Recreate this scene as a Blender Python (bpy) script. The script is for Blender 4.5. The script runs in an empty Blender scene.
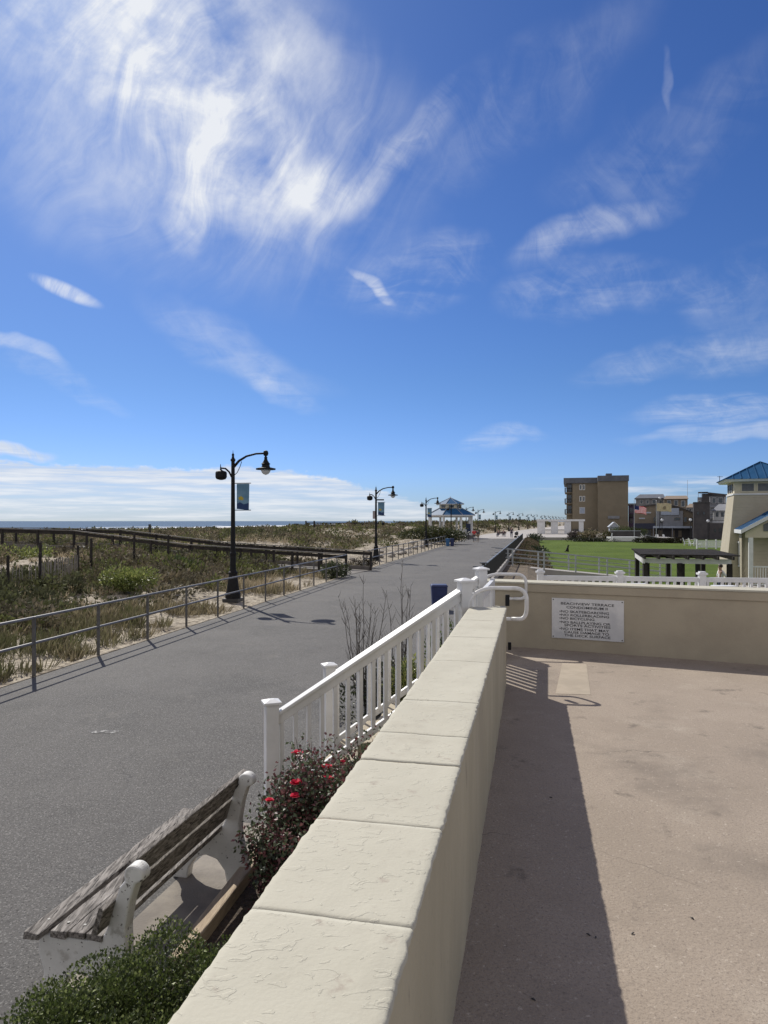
import bpy, bmesh, math, random
import numpy as np
from mathutils import Vector, Matrix, noise as mn
R = math.radians
random.seed(7); rng = np.random.default_rng(11)
sc = bpy.context.scene
C = sc.collection

# ------------------------------------------------------------------ camera, sky, sun, exposure
F = 700.0; EYE = 2.8
cam = bpy.data.cameras.new('camera'); camo = bpy.data.objects.new('camera', cam); C.objects.link(camo)
camo.location = (0, 0, EYE); camo.rotation_euler = (R(90), 0, 0)
cam.sensor_fit = 'AUTO'; cam.sensor_width = 36; cam.lens = F / 1024 * 36; cam.shift_y = 9 / 1024
cam.clip_start = 0.05; cam.clip_end = 40000
sc.camera = camo
sc.view_settings.view_transform = 'Standard'; sc.view_settings.look = 'None'
sc.view_settings.gamma = 1; sc.view_settings.use_curve_mapping = False
sc.view_settings.exposure = 0.0
SUN_EL = 41.0; SUN_AZ = -27.0            # azimuth from +Y, negative = left (over the sea)
SKY_STRENGTH = 0.105
sun = bpy.data.lights.new('sun', 'SUN'); sun.energy = 4.7; sun.angle = R(0.5); sun.color = (1, 0.945, 0.85)
so = bpy.data.objects.new('sun', sun); C.objects.link(so)
sd = Vector((math.sin(R(SUN_AZ)) * math.cos(R(SUN_EL)), math.cos(R(SUN_AZ)) * math.cos(R(SUN_EL)), math.sin(R(SUN_EL))))
so.rotation_euler = (-sd).to_track_quat('-Z', 'Y').to_euler(); so.location = sd * 50

world = bpy.data.worlds.new('World'); sc.world = world; world.use_nodes = True
WT = world.node_tree; WT.nodes.clear()

class E:                                 # tiny wrapper: math on node sockets
    T = WT
    def __init__(s, x): s.x = x
    @staticmethod
    def op(o, *a):
        n = E.T.nodes.new('ShaderNodeMath'); n.operation = o
        for i, v in enumerate(a):
            if isinstance(v, E): E.T.links.new(v.x, n.inputs[i])
            else: n.inputs[i].default_value = v
        return E(n.outputs[0])
    def __add__(s, o): return E.op('ADD', s, o)
    __radd__ = __add__
    def __sub__(s, o): return E.op('SUBTRACT', s, o)
    def __rsub__(s, o): return E.op('SUBTRACT', o, s)
    def __mul__(s, o): return E.op('MULTIPLY', s, o)
    __rmul__ = __mul__
    def __truediv__(s, o): return E.op('DIVIDE', s, o)
def sm(a, b, x):                         # smoothstep of x between a and b
    n = E.T.nodes.new('ShaderNodeMapRange'); n.interpolation_type = 'SMOOTHSTEP'
    E.T.links.new(x.x, n.inputs[0]); n.inputs[1].default_value = a; n.inputs[2].default_value = b
    return E(n.outputs[0])
def vec(x, y, z=0.0):
    n = E.T.nodes.new('ShaderNodeCombineXYZ')
    for i, v in enumerate((x, y, z)):
        if isinstance(v, E): E.T.links.new(v.x, n.inputs[i])
        else: n.inputs[i].default_value = v
    return n.outputs[0]
def nz(v, scale=1, detail=6, rough=.55, dist=0.0):
    n = E.T.nodes.new('ShaderNodeTexNoise'); E.T.links.new(v, n.inputs['Vector'])
    n.inputs['Scale'].default_value = scale; n.inputs['Detail'].default_value = detail
    n.inputs['Roughness'].default_value = rough; n.inputs['Distortion'].default_value = dist
    return E(n.outputs['Fac'])

def build_world():
    T = WT; E.T = T
    sky = T.nodes.new('ShaderNodeTexSky'); sky.sky_type = 'NISHITA'; sky.sun_disc = False
    sky.sun_elevation = R(SUN_EL); sky.sun_rotation = R(SUN_AZ)
    sky.altitude = 0; sky.air_density = 1.0; sky.dust_density = 0.35; sky.ozone_density = 2.6
    tc = T.nodes.new('ShaderNodeTexCoord'); sp = T.nodes.new('ShaderNodeSeparateXYZ')
    T.links.new(tc.outputs['Generated'], sp.inputs[0])
    X, Y, Z = (E(sp.outputs[i]) for i in range(3))
    az = E.op('ARCTAN2', X, Y) * (180 / math.pi)
    el = E.op('ARCSINE', Z) * (180 / math.pi)
    # high cloud layer seen in perspective
    zz = E.op('MAXIMUM', Z, 0.03)
    px, py = X / zz, Y / zz
    def rot(a, b, deg):
        c, s = math.cos(R(deg)), math.sin(R(deg)); return a * c + b * s, b * c - a * s
    # domain warps give curled streaks
    w1 = nz(vec(px, py, 3.1), .7, 2) - .5; w2 = nz(vec(px, py, 9.7), .7, 2) - .5
    w3 = nz(vec(px, py, 13.1), 2.6, 3) - .5; w4 = nz(vec(px, py, 19.7), 2.6, 3) - .5
    qx, qy = px + w1 * 1.5 + w3 * .5, py + w2 * 1.5 + w4 * .5
    a, b = rot(qx, qy, 28); c, d = rot(qx, qy, 100)
    fa = nz(vec(a * 1.5, b * .95, 1.0), 1.0, 6, .58, 1.1); fb = nz(vec(c * 1.7, d * .9, 6.0), 1.0, 6, .58, 1.1)
    pick = sm(.40, .60, nz(vec(px, py, 22.0), .8, 2))
    fib = fa * pick + fb * (1 - pick)
    w5 = nz(vec(az * .055, el * .055, 41.0), 1, 3) - .5; w6 = nz(vec(az * .055, el * .055, 53.0), 1, 3) - .5
    ea, eb = rot(az + w5 * 16, el + w6 * 16, 35)
    fine = nz(vec(ea * .42, eb * .11, 5.0), 1.0, 9, .66, .8)
    soft = nz(vec(qx, qy, 4.0), 1.3, 7, .58, .6)
    fibre = fib * .46 + fine * .30 + soft * .34
    def pix(x, y):                       # a photo point as azimuth / elevation in degrees
        u, v = (x - 384) / F, (521 - y) / F
        return math.degrees(math.atan(u)), math.degrees(math.atan(v / math.hypot(1, u)))
    wa = nz(vec(az * .06, el * .06, 2.0), 1, 4) - .5; wb = nz(vec(az * .06, el * .06, 7.0), 1, 4) - .5
    azw, elw = az + wa * 9, el + wb * 9
    def blob(x, y, lx, ly, deg, warp=True, soft_=(1.0, .0)):
        A, B = pix(x, y); u, v = ((azw if warp else az) - A), ((elw if warp else el) - B)
        u, v = rot(u, v, deg); k = math.degrees(1 / F)
        u, v = u / (lx * k), v / (ly * k)
        return sm(soft_[0], soft_[1], u * u + v * v)
    mu, mv = rot(az + w6 * 11, el + w5 * 11, 55)
    puff = nz(vec(az * .085 + w5 * .6, el * .11 + w6 * .6, 31.0), 1, 9, .58, .25)
    hair = nz(vec(mu * .09, mv * .36, 37.0), 1, 9, .64, .35)
    mt = puff * .62 + hair * .44
    dens = blob(100, 40, 370, 185, -20, soft_=(1.0, .0)) * sm(.38, .86, mt) * .95
    dens = dens + blob(185, 108, 170, 88, -32, soft_=(1, .0)) * sm(.36, .84, mt) * .95
    dens = dens + blob(150, 20, 230, 110, 0, soft_=(1, 0)) * sm(.25, .80, puff) * .55
    for (x, y, lx, ly, deg, g, lo) in [
        (395, 162, 85, 20, 32, .75, .42), (418, 275, 85, 38, 10, .75, .48), (372, 286, 30, 6, -38, .8, .38),
        (585, 224, 80, 20, 24, .7, .44), (590, 285, 95, 32, 8, .55, .46), (235, 350, 110, 22, -24, .36, .42),
        (720, 265, 60, 34, 18, .45, .46), (700, 355, 120, 22, 4, .42, .42), (720, 410, 90, 16, 4, .6, .42),
        (192, 232, 24, 30, -30, .7, .42), (657, 58, 4, 22, -6, .3, .40), (650, 130, 110, 36, 22, .3, .44),
        (520, 110, 140, 40, 30, .3, .44), (50, 372, 70, 12, -18, .4, .44), (6, 340, 40, 8, -20, .6, .38),
        (500, 443, 50, 12, 4, .5, .40), (285, 390, 50, 12, -30, .35, .42), (320, 185, 40, 30, -10, .7, .42),
        (720, 436, 90, 9, 3, .45, .36), (735, 300, 50, 60, 60, .22, .42)]:
        dens = dens + blob(x, y, lx * 1.1, ly * 1.1, deg) * sm(lo, lo + .34, fibre * .8 + hair * .22) * (g * .85)
    dens = dens + blob(66, 291, 36, 8, -17, False) * sm(.32, .66, hair) * .8
    dens = dens + blob(15, 454, 50, 9, -2, True) * sm(.3, .55, fine) * .9
    # low bank of cumulus over the sea
    cn = nz(vec(az * .35, el * .8, 0.0), 1, 6, .6)
    top = 4.15 - sm(-10.0, 9.0, az) * 3.4 + (cn - .5) * 1.7 + (nz(vec(az * 1.3, el * 2.0, 3), 1, 5) - .5) * .7
    bank = sm(-.22, .25, top - el) * sm(16.0, 2.0, az)
    layer = nz(vec(az * .16, el * 2.4, 8.0), 1, 7, .6)
    bank_d = bank * (sm(.30, .62, layer) * .38 + .40 + sm(1.9, 4.0, el) * .25)
    # long thin band low on the right
    rb = sm(1.2, .2, E.op('ABSOLUTE', el - 2.6)) * sm(8.0, 20.0, az) * sm(.45, .7, nz(vec(az * .15, el * 1.5, 4.0), 1, 5)) * .8
    dens = E.op('MINIMUM', dens + rb, .93)
    dens = E.op('MAXIMUM', dens, E.op('MINIMUM', bank_d, .92))
    dens = dens * sm(-.3, .3, el)
    # bright cloud added out of view, overhead and inland, to lighten the shade
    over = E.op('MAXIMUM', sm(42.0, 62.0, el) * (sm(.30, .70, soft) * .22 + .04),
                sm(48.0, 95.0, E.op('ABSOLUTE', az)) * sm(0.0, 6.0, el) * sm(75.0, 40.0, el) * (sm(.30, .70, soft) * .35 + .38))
    # sky colour, a little richer, deep like the photograph's
    hs = T.nodes.new('ShaderNodeHueSaturation'); hs.inputs['Saturation'].default_value = 1.13
    hs.inputs['Hue'].default_value = .508
    T.links.new(sky.outputs[0], hs.inputs['Color'])
    tint = T.nodes.new('ShaderNodeMix'); tint.data_type = 'RGBA'; T.links.new(sm(1.0, 12.0, el).x, tint.inputs[0])
    tint.inputs[6].default_value = (.42, .59, 1.06, 1); tint.inputs[7].default_value = (.405, .575, .83, 1)
    mul = T.nodes.new('ShaderNodeMix'); mul.data_type = 'RGBA'; mul.blend_type = 'MULTIPLY'; mul.inputs[0].default_value = 1
    T.links.new(hs.outputs[0], mul.inputs[6]); T.links.new(tint.outputs[2], mul.inputs[7])
    cc = T.nodes.new('ShaderNodeMix'); cc.data_type = 'RGBA'
    T.links.new(E.op('MAXIMUM', sm(.35, .75, layer), sm(4.5, 7.0, el)).x, cc.inputs[0])
    cc.inputs[6].default_value = (5.7, 6.4, 7.6, 1); cc.inputs[7].default_value = (8.3, 8.5, 8.8, 1)
    cm = T.nodes.new('ShaderNodeMix'); cm.data_type = 'RGBA'
    T.links.new(dens.x, cm.inputs[0]); T.links.new(mul.outputs[2], cm.inputs[6]); T.links.new(cc.outputs[2], cm.inputs[7])
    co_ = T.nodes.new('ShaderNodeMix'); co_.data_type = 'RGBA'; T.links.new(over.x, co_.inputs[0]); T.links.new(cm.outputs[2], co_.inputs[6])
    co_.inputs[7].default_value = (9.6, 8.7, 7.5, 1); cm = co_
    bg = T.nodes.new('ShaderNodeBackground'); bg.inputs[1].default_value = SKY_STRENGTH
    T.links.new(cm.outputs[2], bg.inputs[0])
    out = T.nodes.new('ShaderNodeOutputWorld'); T.links.new(bg.outputs[0], out.inputs[0])
build_world()

# ------------------------------------------------------------------ materials
def mat(name, col, rough=.7, var=None, scale=5, detail=6, bump=0, bscale=40, bdist=.01, metal=0, spec=.5,
        attr=False, stretch=None, speck=None, lo=.35, hi=.65, trans=0, extra=None):
    m = bpy.data.materials.new(name); m.use_nodes = True; T = m.node_tree; N = T.nodes
    bs = N['Principled BSDF']; bs.inputs['Roughness'].default_value = rough
    bs.inputs['Metallic'].default_value = metal; bs.inputs['Specular IOR Level'].default_value = spec
    tc = N.new('ShaderNodeTexCoord'); mp = N.new('ShaderNodeMapping'); T.links.new(tc.outputs['Object'], mp.inputs[0])
    if stretch: mp.inputs['Scale'].default_value = stretch
    cur = N.new('ShaderNodeRGB').outputs[0]; cur.default_value = (*col, 1)
    if attr:
        at = N.new('ShaderNodeAttribute'); at.attribute_name = 'Col'; cur = at.outputs['Color']
    def mixc(fac, a, bcol):
        x = N.new('ShaderNodeMix'); x.data_type = 'RGBA'; T.links.new(fac, x.inputs[0]); T.links.new(a, x.inputs[6])
        x.inputs[7].default_value = (*bcol, 1); return x.outputs[2]
    def rng_(sock, a, b):
        x = N.new('ShaderNodeMapRange'); T.links.new(sock, x.inputs[0]); x.inputs[1].default_value = a; x.inputs[2].default_value = b
        x.interpolation_type = 'SMOOTHSTEP'; return x.outputs[0]
    if var:
        n = N.new('ShaderNodeTexNoise'); n.inputs['Scale'].default_value = scale; n.inputs['Detail'].default_value = detail
        n.inputs['Roughness'].default_value = .6; T.links.new(mp.outputs[0], n.inputs['Vector'])
        cur = mixc(rng_(n.outputs['Fac'], lo, hi), cur, var)
    if extra:
        for (s, c2, a, b, dt) in extra:
            n = N.new('ShaderNodeTexNoise'); n.inputs['Scale'].default_value = s; n.inputs['Detail'].default_value = dt
            n.inputs['Roughness'].default_value = .65
            ad = N.new('ShaderNodeVectorMath'); ad.operation = 'ADD'; ad.inputs[1].default_value = (s * 1.7, 3.1, s)
            T.links.new(mp.outputs[0], ad.inputs[0]); T.links.new(ad.outputs[0], n.inputs['Vector'])
            cur = mixc(rng_(n.outputs['Fac'], a, b), cur, c2)
    if speck:
        s, c2, th = speck
        n = N.new('ShaderNodeTexVoronoi'); n.inputs['Scale'].default_value = s; T.links.new(mp.outputs[0], n.inputs['Vector'])
        sp = N.new('ShaderNodeSeparateColor'); T.links.new(n.outputs['Color'], sp.inputs[0])
        cur = mixc(rng_(sp.outputs[0], th, min(1, th + .3)), cur, c2)
    T.links.new(cur, bs.inputs['Base Color'])
    if bump:
        n = N.new('ShaderNodeTexNoise'); n.inputs['Scale'].default_value = bscale; n.inputs['Detail'].default_value = 6
        T.links.new(mp.outputs[0], n.inputs['Vector'])
        b = N.new('ShaderNodeBump'); b.inputs['Strength'].default_value = bump; b.inputs['Distance'].default_value = bdist
        T.links.new(n.outputs['Fac'], b.inputs['Height']); T.links.new(b.outputs[0], bs.inputs['Normal'])
    if trans:
        tr = N.new('ShaderNodeBsdfTranslucent'); T.links.new(cur, tr.inputs[0])
        mx = N.new('ShaderNodeMixShader'); mx.inputs[0].default_value = trans
        T.links.new(bs.outputs[0], mx.inputs[1]); T.links.new(tr.outputs[0], mx.inputs[2])
        T.links.new(mx.outputs[0], N['Material Output'].inputs[0])
    return m
M = {}
M['asphalt'] = mat('asphalt', (.086, .083, .080), .85, (.104, .100, .096), .5, bump=.6, bscale=170, bdist=.006, speck=(105, (.205, .20, .19), .74), spec=.3,
                   extra=[(3.5, (.066, .064, .062), .53, .78, 6), (.12, (.120, .115, .108), .46, .70, 4), (.45, (.072, .070, .068), .50, .66, 8), (1.1, (.125, .118, .108), .60, .74, 9), (48, (.040, .039, .039), .54, .64, 3)])
M['paving'] = mat('pale concrete paving', (.40, .375, .35), .85, (.33, .31, .29), .6, bump=.2)
M['deck'] = mat('deck concrete', (.335, .278, .222), .9, (.29, .24, .19), 1.1, bump=.6, bscale=75, bdist=.006,
                speck=(230, (.255, .21, .17), .7),
                extra=[(1.6, (.40, .345, .28), .52, .78, 9), (.75, (.185, .155, .125), .50, .72, 10), (5, (.15, .125, .10), .57, .74, 10), (70, (.19, .155, .125), .54, .70, 3), (45, (.46, .40, .33), .60, .74, 3)])
M['patch'] = mat('deck patch', (.40, .34, .265), .9, (.34, .29, .225), 4, bump=.3, bscale=90, bdist=.004)
M['stucco'] = mat('cream stucco wall', (.45, .405, .29), .9, (.385, .345, .245), 1.8, bump=.45, bscale=55, bdist=.008, stretch=(1, 1, .4),
                  extra=[(.9, (.34, .30, .24), .52, .8, 6), (9, (.30, .265, .20), .60, .76, 5), (26, (.27, .235, .18), .66, .76, 3)])
M['sill_wall'] = mat('grey tan stucco', (.43, .38, .285), .9, (.37, .325, .245), 1.6, bump=.35, bscale=60, bdist=.006)
M['sand'] = mat('sand', (.45, .40, .315), .95, (.36, .315, .245), .35, bump=1, bscale=5, bdist=.15, spec=.2,
                extra=[(1.3, (.17, .14, .10), .50, .64, 9), (7, (.10, .08, .06), .52, .64, 9), (24, (.16, .13, .10), .54, .66, 6)])
M['soil'] = mat('dark mulch', (.055, .04, .03), .95, (.1, .075, .055), 20, bump=.8, bscale=40, bdist=.03)
M['slope'] = mat('brown planted bank', (.10, .08, .05), .95, (.16, .12, .08), 2, bump=.8, bscale=6, bdist=.1)
M['lawn'] = mat('lawn', (.075, .115, .018), .95, (.10, .145, .026), .12, bump=1, bscale=14, bdist=.06, stretch=(1, 1, 1), spec=.1,
                extra=[(.6, (.055, .085, .015), .5, .72, 6), (.25, (.125, .15, .04), .55, .8, 5)])
M['ground'] = mat('town ground', (.25, .23, .2), .95, (.2, .19, .17), .1)
M['white'] = mat('white vinyl', (.74, .745, .745), .4, (.64, .645, .64), 2.5, spec=.35, extra=[(11, (.52, .51, .48), .60, .78, 6)])
M['whiteold'] = mat('old white paint', (.70, .70, .68), .6, (.60, .60, .58), 5, bump=.2, bscale=30,
                    extra=[(9, (.42, .41, .38), .56, .72, 6), (30, (.11, .10, .09), .63, .66, 4)])
M['pipe'] = mat('white painted pipe', (.76, .76, .75), .4, (.66, .65, .62), 12)
M['galv'] = mat('galvanised rail', (.16, .16, .165), .5, (.21, .21, .215), 8, metal=.35)
M['galvpost'] = mat('dull bronze post', (.10, .095, .09), .55, (.14, .135, .13), 8, metal=.3)
M['lightgalv'] = mat('light galvanised', (.42, .44, .45), .45, (.36, .38, .39), 6, metal=.4)
M['black'] = mat('black paint', (.009, .009, .010), .6, (.015, .015, .016), 9, spec=.2)
M['dark'] = mat('dark bronze', (.03, .03, .032), .5, (.045, .045, .045), 4)
M['glass'] = mat('frosted glass', (.6, .63, .66), .25)
M['wood'] = mat('weathered bench wood', (.105, .094, .083), .85, (.30, .275, .25), 6, stretch=(9, 1, 9), bump=.8, bscale=22, bdist=.008,
                extra=[(8, (.035, .03, .027), .53, .62, 8), (3, (.42, .395, .36), .55, .72, 6)])
M['timber'] = mat('landscape timber', (.50, .41, .30), .9, (.38, .30, .22), 5, stretch=(10, 1, 10), bump=.6, bscale=25, bdist=.006)
M['greywood'] = mat('grey boards', (.16, .145, .13), .85, (.11, .10, .09), 3, stretch=(1, 1, 1), bump=.3)
M['darkwood'] = mat('dark handrail wood', (.028, .025, .023), .85, (.05, .044, .04), 3, spec=.2)
M['signwhite'] = mat('sign board', (.72, .72, .71), .5, (.55, .56, .57), 3)
M['ink'] = mat('sign lettering', (.015, .015, .02), .6)
M['blueroof'] = mat('blue metal roof', (.018, .085, .19), .5, (.025, .10, .22), 2, spec=.15)
M['cream'] = mat('cream siding', (.60, .55, .42), .8, (.55, .50, .385), 2)
M['greige'] = mat('greige siding', (.33, .29, .22), .8, (.28, .25, .19), 2)
M['tan'] = mat('tan stucco building', (.225, .19, .135), .85, (.20, .17, .12), .4)
M['tan2'] = mat('tan brown wall', (.24, .20, .15), .85, (.21, .175, .13), .6)
M['roofgrey'] = mat('dark grey roof', (.09, .10, .12), .7, (.12, .13, .15), 1)
M['slate'] = mat('dark slate cladding', (.045, .042, .045), .7, (.065, .06, .06), 1)
M['greywall'] = mat('grey siding', (.26, .27, .29), .8, (.22, .23, .25), 1)
M['bluewall'] = mat('pale blue siding', (.38, .43, .52), .8, (.33, .38, .46), 1)
M['shingle'] = mat('brown shingle roof', (.20, .16, .12), .9, (.26, .20, .15), 2)
M['purple'] = mat('plum siding', (.10, .07, .12), .8)
M['pane'] = mat('window glass', (.03, .04, .05), .12, spec=.8)
M['awning'] = mat('dark awning', (.03, .035, .06), .8)
M['binblue'] = mat('navy plastic', (.012, .022, .09), .5, (.016, .03, .11), 6)
M['blue'] = mat('blue plastic', (.03, .12, .28), .5)
M['leaf'] = mat('leaves', (.06, .1, .03), .5, attr=True, trans=.25, spec=.6)
M['leafmatt'] = mat('dune foliage', (.06, .1, .03), .8, attr=True, trans=.2, spec=.2)
M['twig'] = mat('bare twigs', (.085, .072, .062), .8, (.05, .043, .038), 9)
M['petal'] = mat('rose petals', (.62, .02, .07), .6, (.75, .05, .10), 30, trans=.35, spec=.1)
M['skin'] = mat('skin', (.42, .26, .19), .6)
M['hair'] = mat('hair', (.04, .025, .02), .7)
M['red'] = mat('red cloth', (.55, .035, .04), .8)
M['navy'] = mat('navy cloth', (.02, .03, .07), .85)
M['grey'] = mat('grey cloth', (.09, .09, .10), .85)
M['khaki'] = mat('khaki cloth', (.25, .2, .14), .85)
M['whitecloth'] = mat('white cloth', (.7, .7, .7), .85)
M['rock'] = mat('rock', (.42, .39, .34), .9, (.3, .27, .23), 3, bump=.5, bscale=8, bdist=.05)

def add_cracks(m, scale, width, dark, rough_=.02):
    T = m.node_tree; N = T.nodes; bs = N['Principled BSDF']; src = bs.inputs['Base Color'].links[0].from_socket
    tc = N.new('ShaderNodeTexCoord'); nn = N.new('ShaderNodeTexNoise'); nn.inputs['Scale'].default_value = 2.5; nn.inputs['Detail'].default_value = 7
    T.links.new(tc.outputs['Object'], nn.inputs['Vector']); ad = N.new('ShaderNodeMix'); ad.data_type = 'RGBA'; ad.blend_type = 'ADD'; ad.inputs[0].default_value = .45
    T.links.new(tc.outputs['Object'], ad.inputs[6]); T.links.new(nn.outputs['Color'], ad.inputs[7])
    v = N.new('ShaderNodeTexVoronoi'); v.feature = 'DISTANCE_TO_EDGE'; v.inputs['Scale'].default_value = scale; T.links.new(ad.outputs[2], v.inputs['Vector'])
    r = N.new('ShaderNodeMapRange'); r.inputs[1].default_value = 0; r.inputs[2].default_value = width; r.inputs[3].default_value = 1; r.inputs[4].default_value = 0; T.links.new(v.outputs['Distance'], r.inputs[0])
    n2 = N.new('ShaderNodeTexNoise'); n2.inputs['Scale'].default_value = .8; T.links.new(tc.outputs['Object'], n2.inputs['Vector'])
    r2 = N.new('ShaderNodeMapRange'); r2.inputs[1].default_value = .45; r2.inputs[2].default_value = .6; T.links.new(n2.outputs['Fac'], r2.inputs[0])
    mu = N.new('ShaderNodeMath'); mu.operation = 'MULTIPLY'; T.links.new(r.outputs[0], mu.inputs[0]); T.links.new(r2.outputs[0], mu.inputs[1])
    x = N.new('ShaderNodeMix'); x.data_type = 'RGBA'; T.links.new(mu.outputs[0], x.inputs[0]); T.links.new(src, x.inputs[6]); x.inputs[7].default_value = (*dark, 1); T.links.new(x.outputs[2], bs.inputs['Base Color'])
add_cracks(M['asphalt'], .22, .002, (.065, .063, .062)); add_cracks(M['deck'], .5, .003, (.15, .125, .10))
def coping_mat():
    m = mat('coping stone', (.485, .465, .38), .9, (.44, .42, .34), 1.5, extra=[(2.5, (.41, .385, .31), .54, .74, 9), (13, (.37, .33, .27), .60, .74, 7), (40, (.30, .26, .21), .68, .76, 5)])
    T = m.node_tree; N = T.nodes; bs = N['Principled BSDF']
    tc = N.new('ShaderNodeTexCoord')
    mp = N.new('ShaderNodeMapping'); mp.inputs['Scale'].default_value = (1.0, 1.6, 1); mp.inputs['Rotation'].default_value = (0, 0, R(-10))
    T.links.new(tc.outputs['Object'], mp.inputs[0])
    n1 = N.new('ShaderNodeTexNoise'); n1.inputs['Scale'].default_value = 17; n1.inputs['Detail'].default_value = 7; n1.inputs['Distortion'].default_value = 1.1
    T.links.new(mp.outputs[0], n1.inputs['Vector'])
    # trowelled skips: narrow steps in height
    r = N.new('ShaderNodeMapRange'); r.interpolation_type = 'SMOOTHSTEP'; r.inputs[1].default_value = .585; r.inputs[2].default_value = .63
    T.links.new(n1.outputs['Fac'], r.inputs[0])
    n2 = N.new('ShaderNodeTexNoise'); n2.inputs['Scale'].default_value = 90; n2.inputs['Detail'].default_value = 5
    T.links.new(tc.outputs['Object'], n2.inputs['Vector'])
    b1 = N.new('ShaderNodeBump'); b1.inputs['Strength'].default_value = .5; b1.inputs['Distance'].default_value = .003
    b2 = N.new('ShaderNodeBump'); b2.inputs['Strength'].default_value = .35; b2.inputs['Distance'].default_value = .003
    T.links.new(r.outputs[0], b1.inputs['Height']); T.links.new(n2.outputs['Fac'], b2.inputs['Height'])
    T.links.new(b1.outputs[0], b2.inputs['Normal']); T.links.new(b2.outputs[0], bs.inputs['Normal'])
    return m
M['coping'] = coping_mat(); M['mortar'] = mat('tan mortar', (.33, .28, .21), .9, (.24, .2, .15), 8)

def sea_mat():
    m = bpy.data.materials.new('sea water'); m.use_nodes = True; T = m.node_tree; E.T = T
    bs = T.nodes['Principled BSDF']
    tc = T.nodes.new('ShaderNodeTexCoord'); sp = T.nodes.new('ShaderNodeSeparateXYZ'); T.links.new(tc.outputs['Object'], sp.inputs[0])
    X, Y = E(sp.outputs[0]), E(sp.outputs[1])
    # distance out from the shore (the shore runs along direction (.2,.98))
    s = (Y * .2 - X * .98) + (nz(vec(X * .02, Y * .005), 1, 4) - .5) * 16
    foam = sm(252.0, 268.0, s) * sm(330.0, 296.0, s) * sm(.36, .5, nz(vec(X * .04, Y * .02), 1, 6, .7))
    foam2 = sm(355.0, 362.0, s) * sm(386.0, 368.0, s) * sm(.50, .58, nz(vec(X * .03, Y * .012, 4), 1, 5))
    f = E.op('MINIMUM', foam + foam2, 1.0)
    mx = T.nodes.new('ShaderNodeMix'); mx.data_type = 'RGBA'; T.links.new(f.x, mx.inputs[0])
    mx.inputs[6].default_value = (.105, .165, .255, 1); mx.inputs[7].default_value = (.85, .87, .88, 1)
    T.links.new(mx.outputs[2], bs.inputs['Base Color']); bs.inputs['Roughness'].default_value = .9
    bs.inputs['Specular IOR Level'].default_value = .03
    b = T.nodes.new('ShaderNodeBump'); b.inputs['Strength'].default_value = .6; b.inputs['Distance'].default_value = .5
    T.links.new(nz(vec(X * .3, Y * .1), 1, 6).x, b.inputs['Height']); T.links.new(b.outputs[0], bs.inputs['Normal'])
    return m
M['sea'] = sea_mat()

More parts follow.
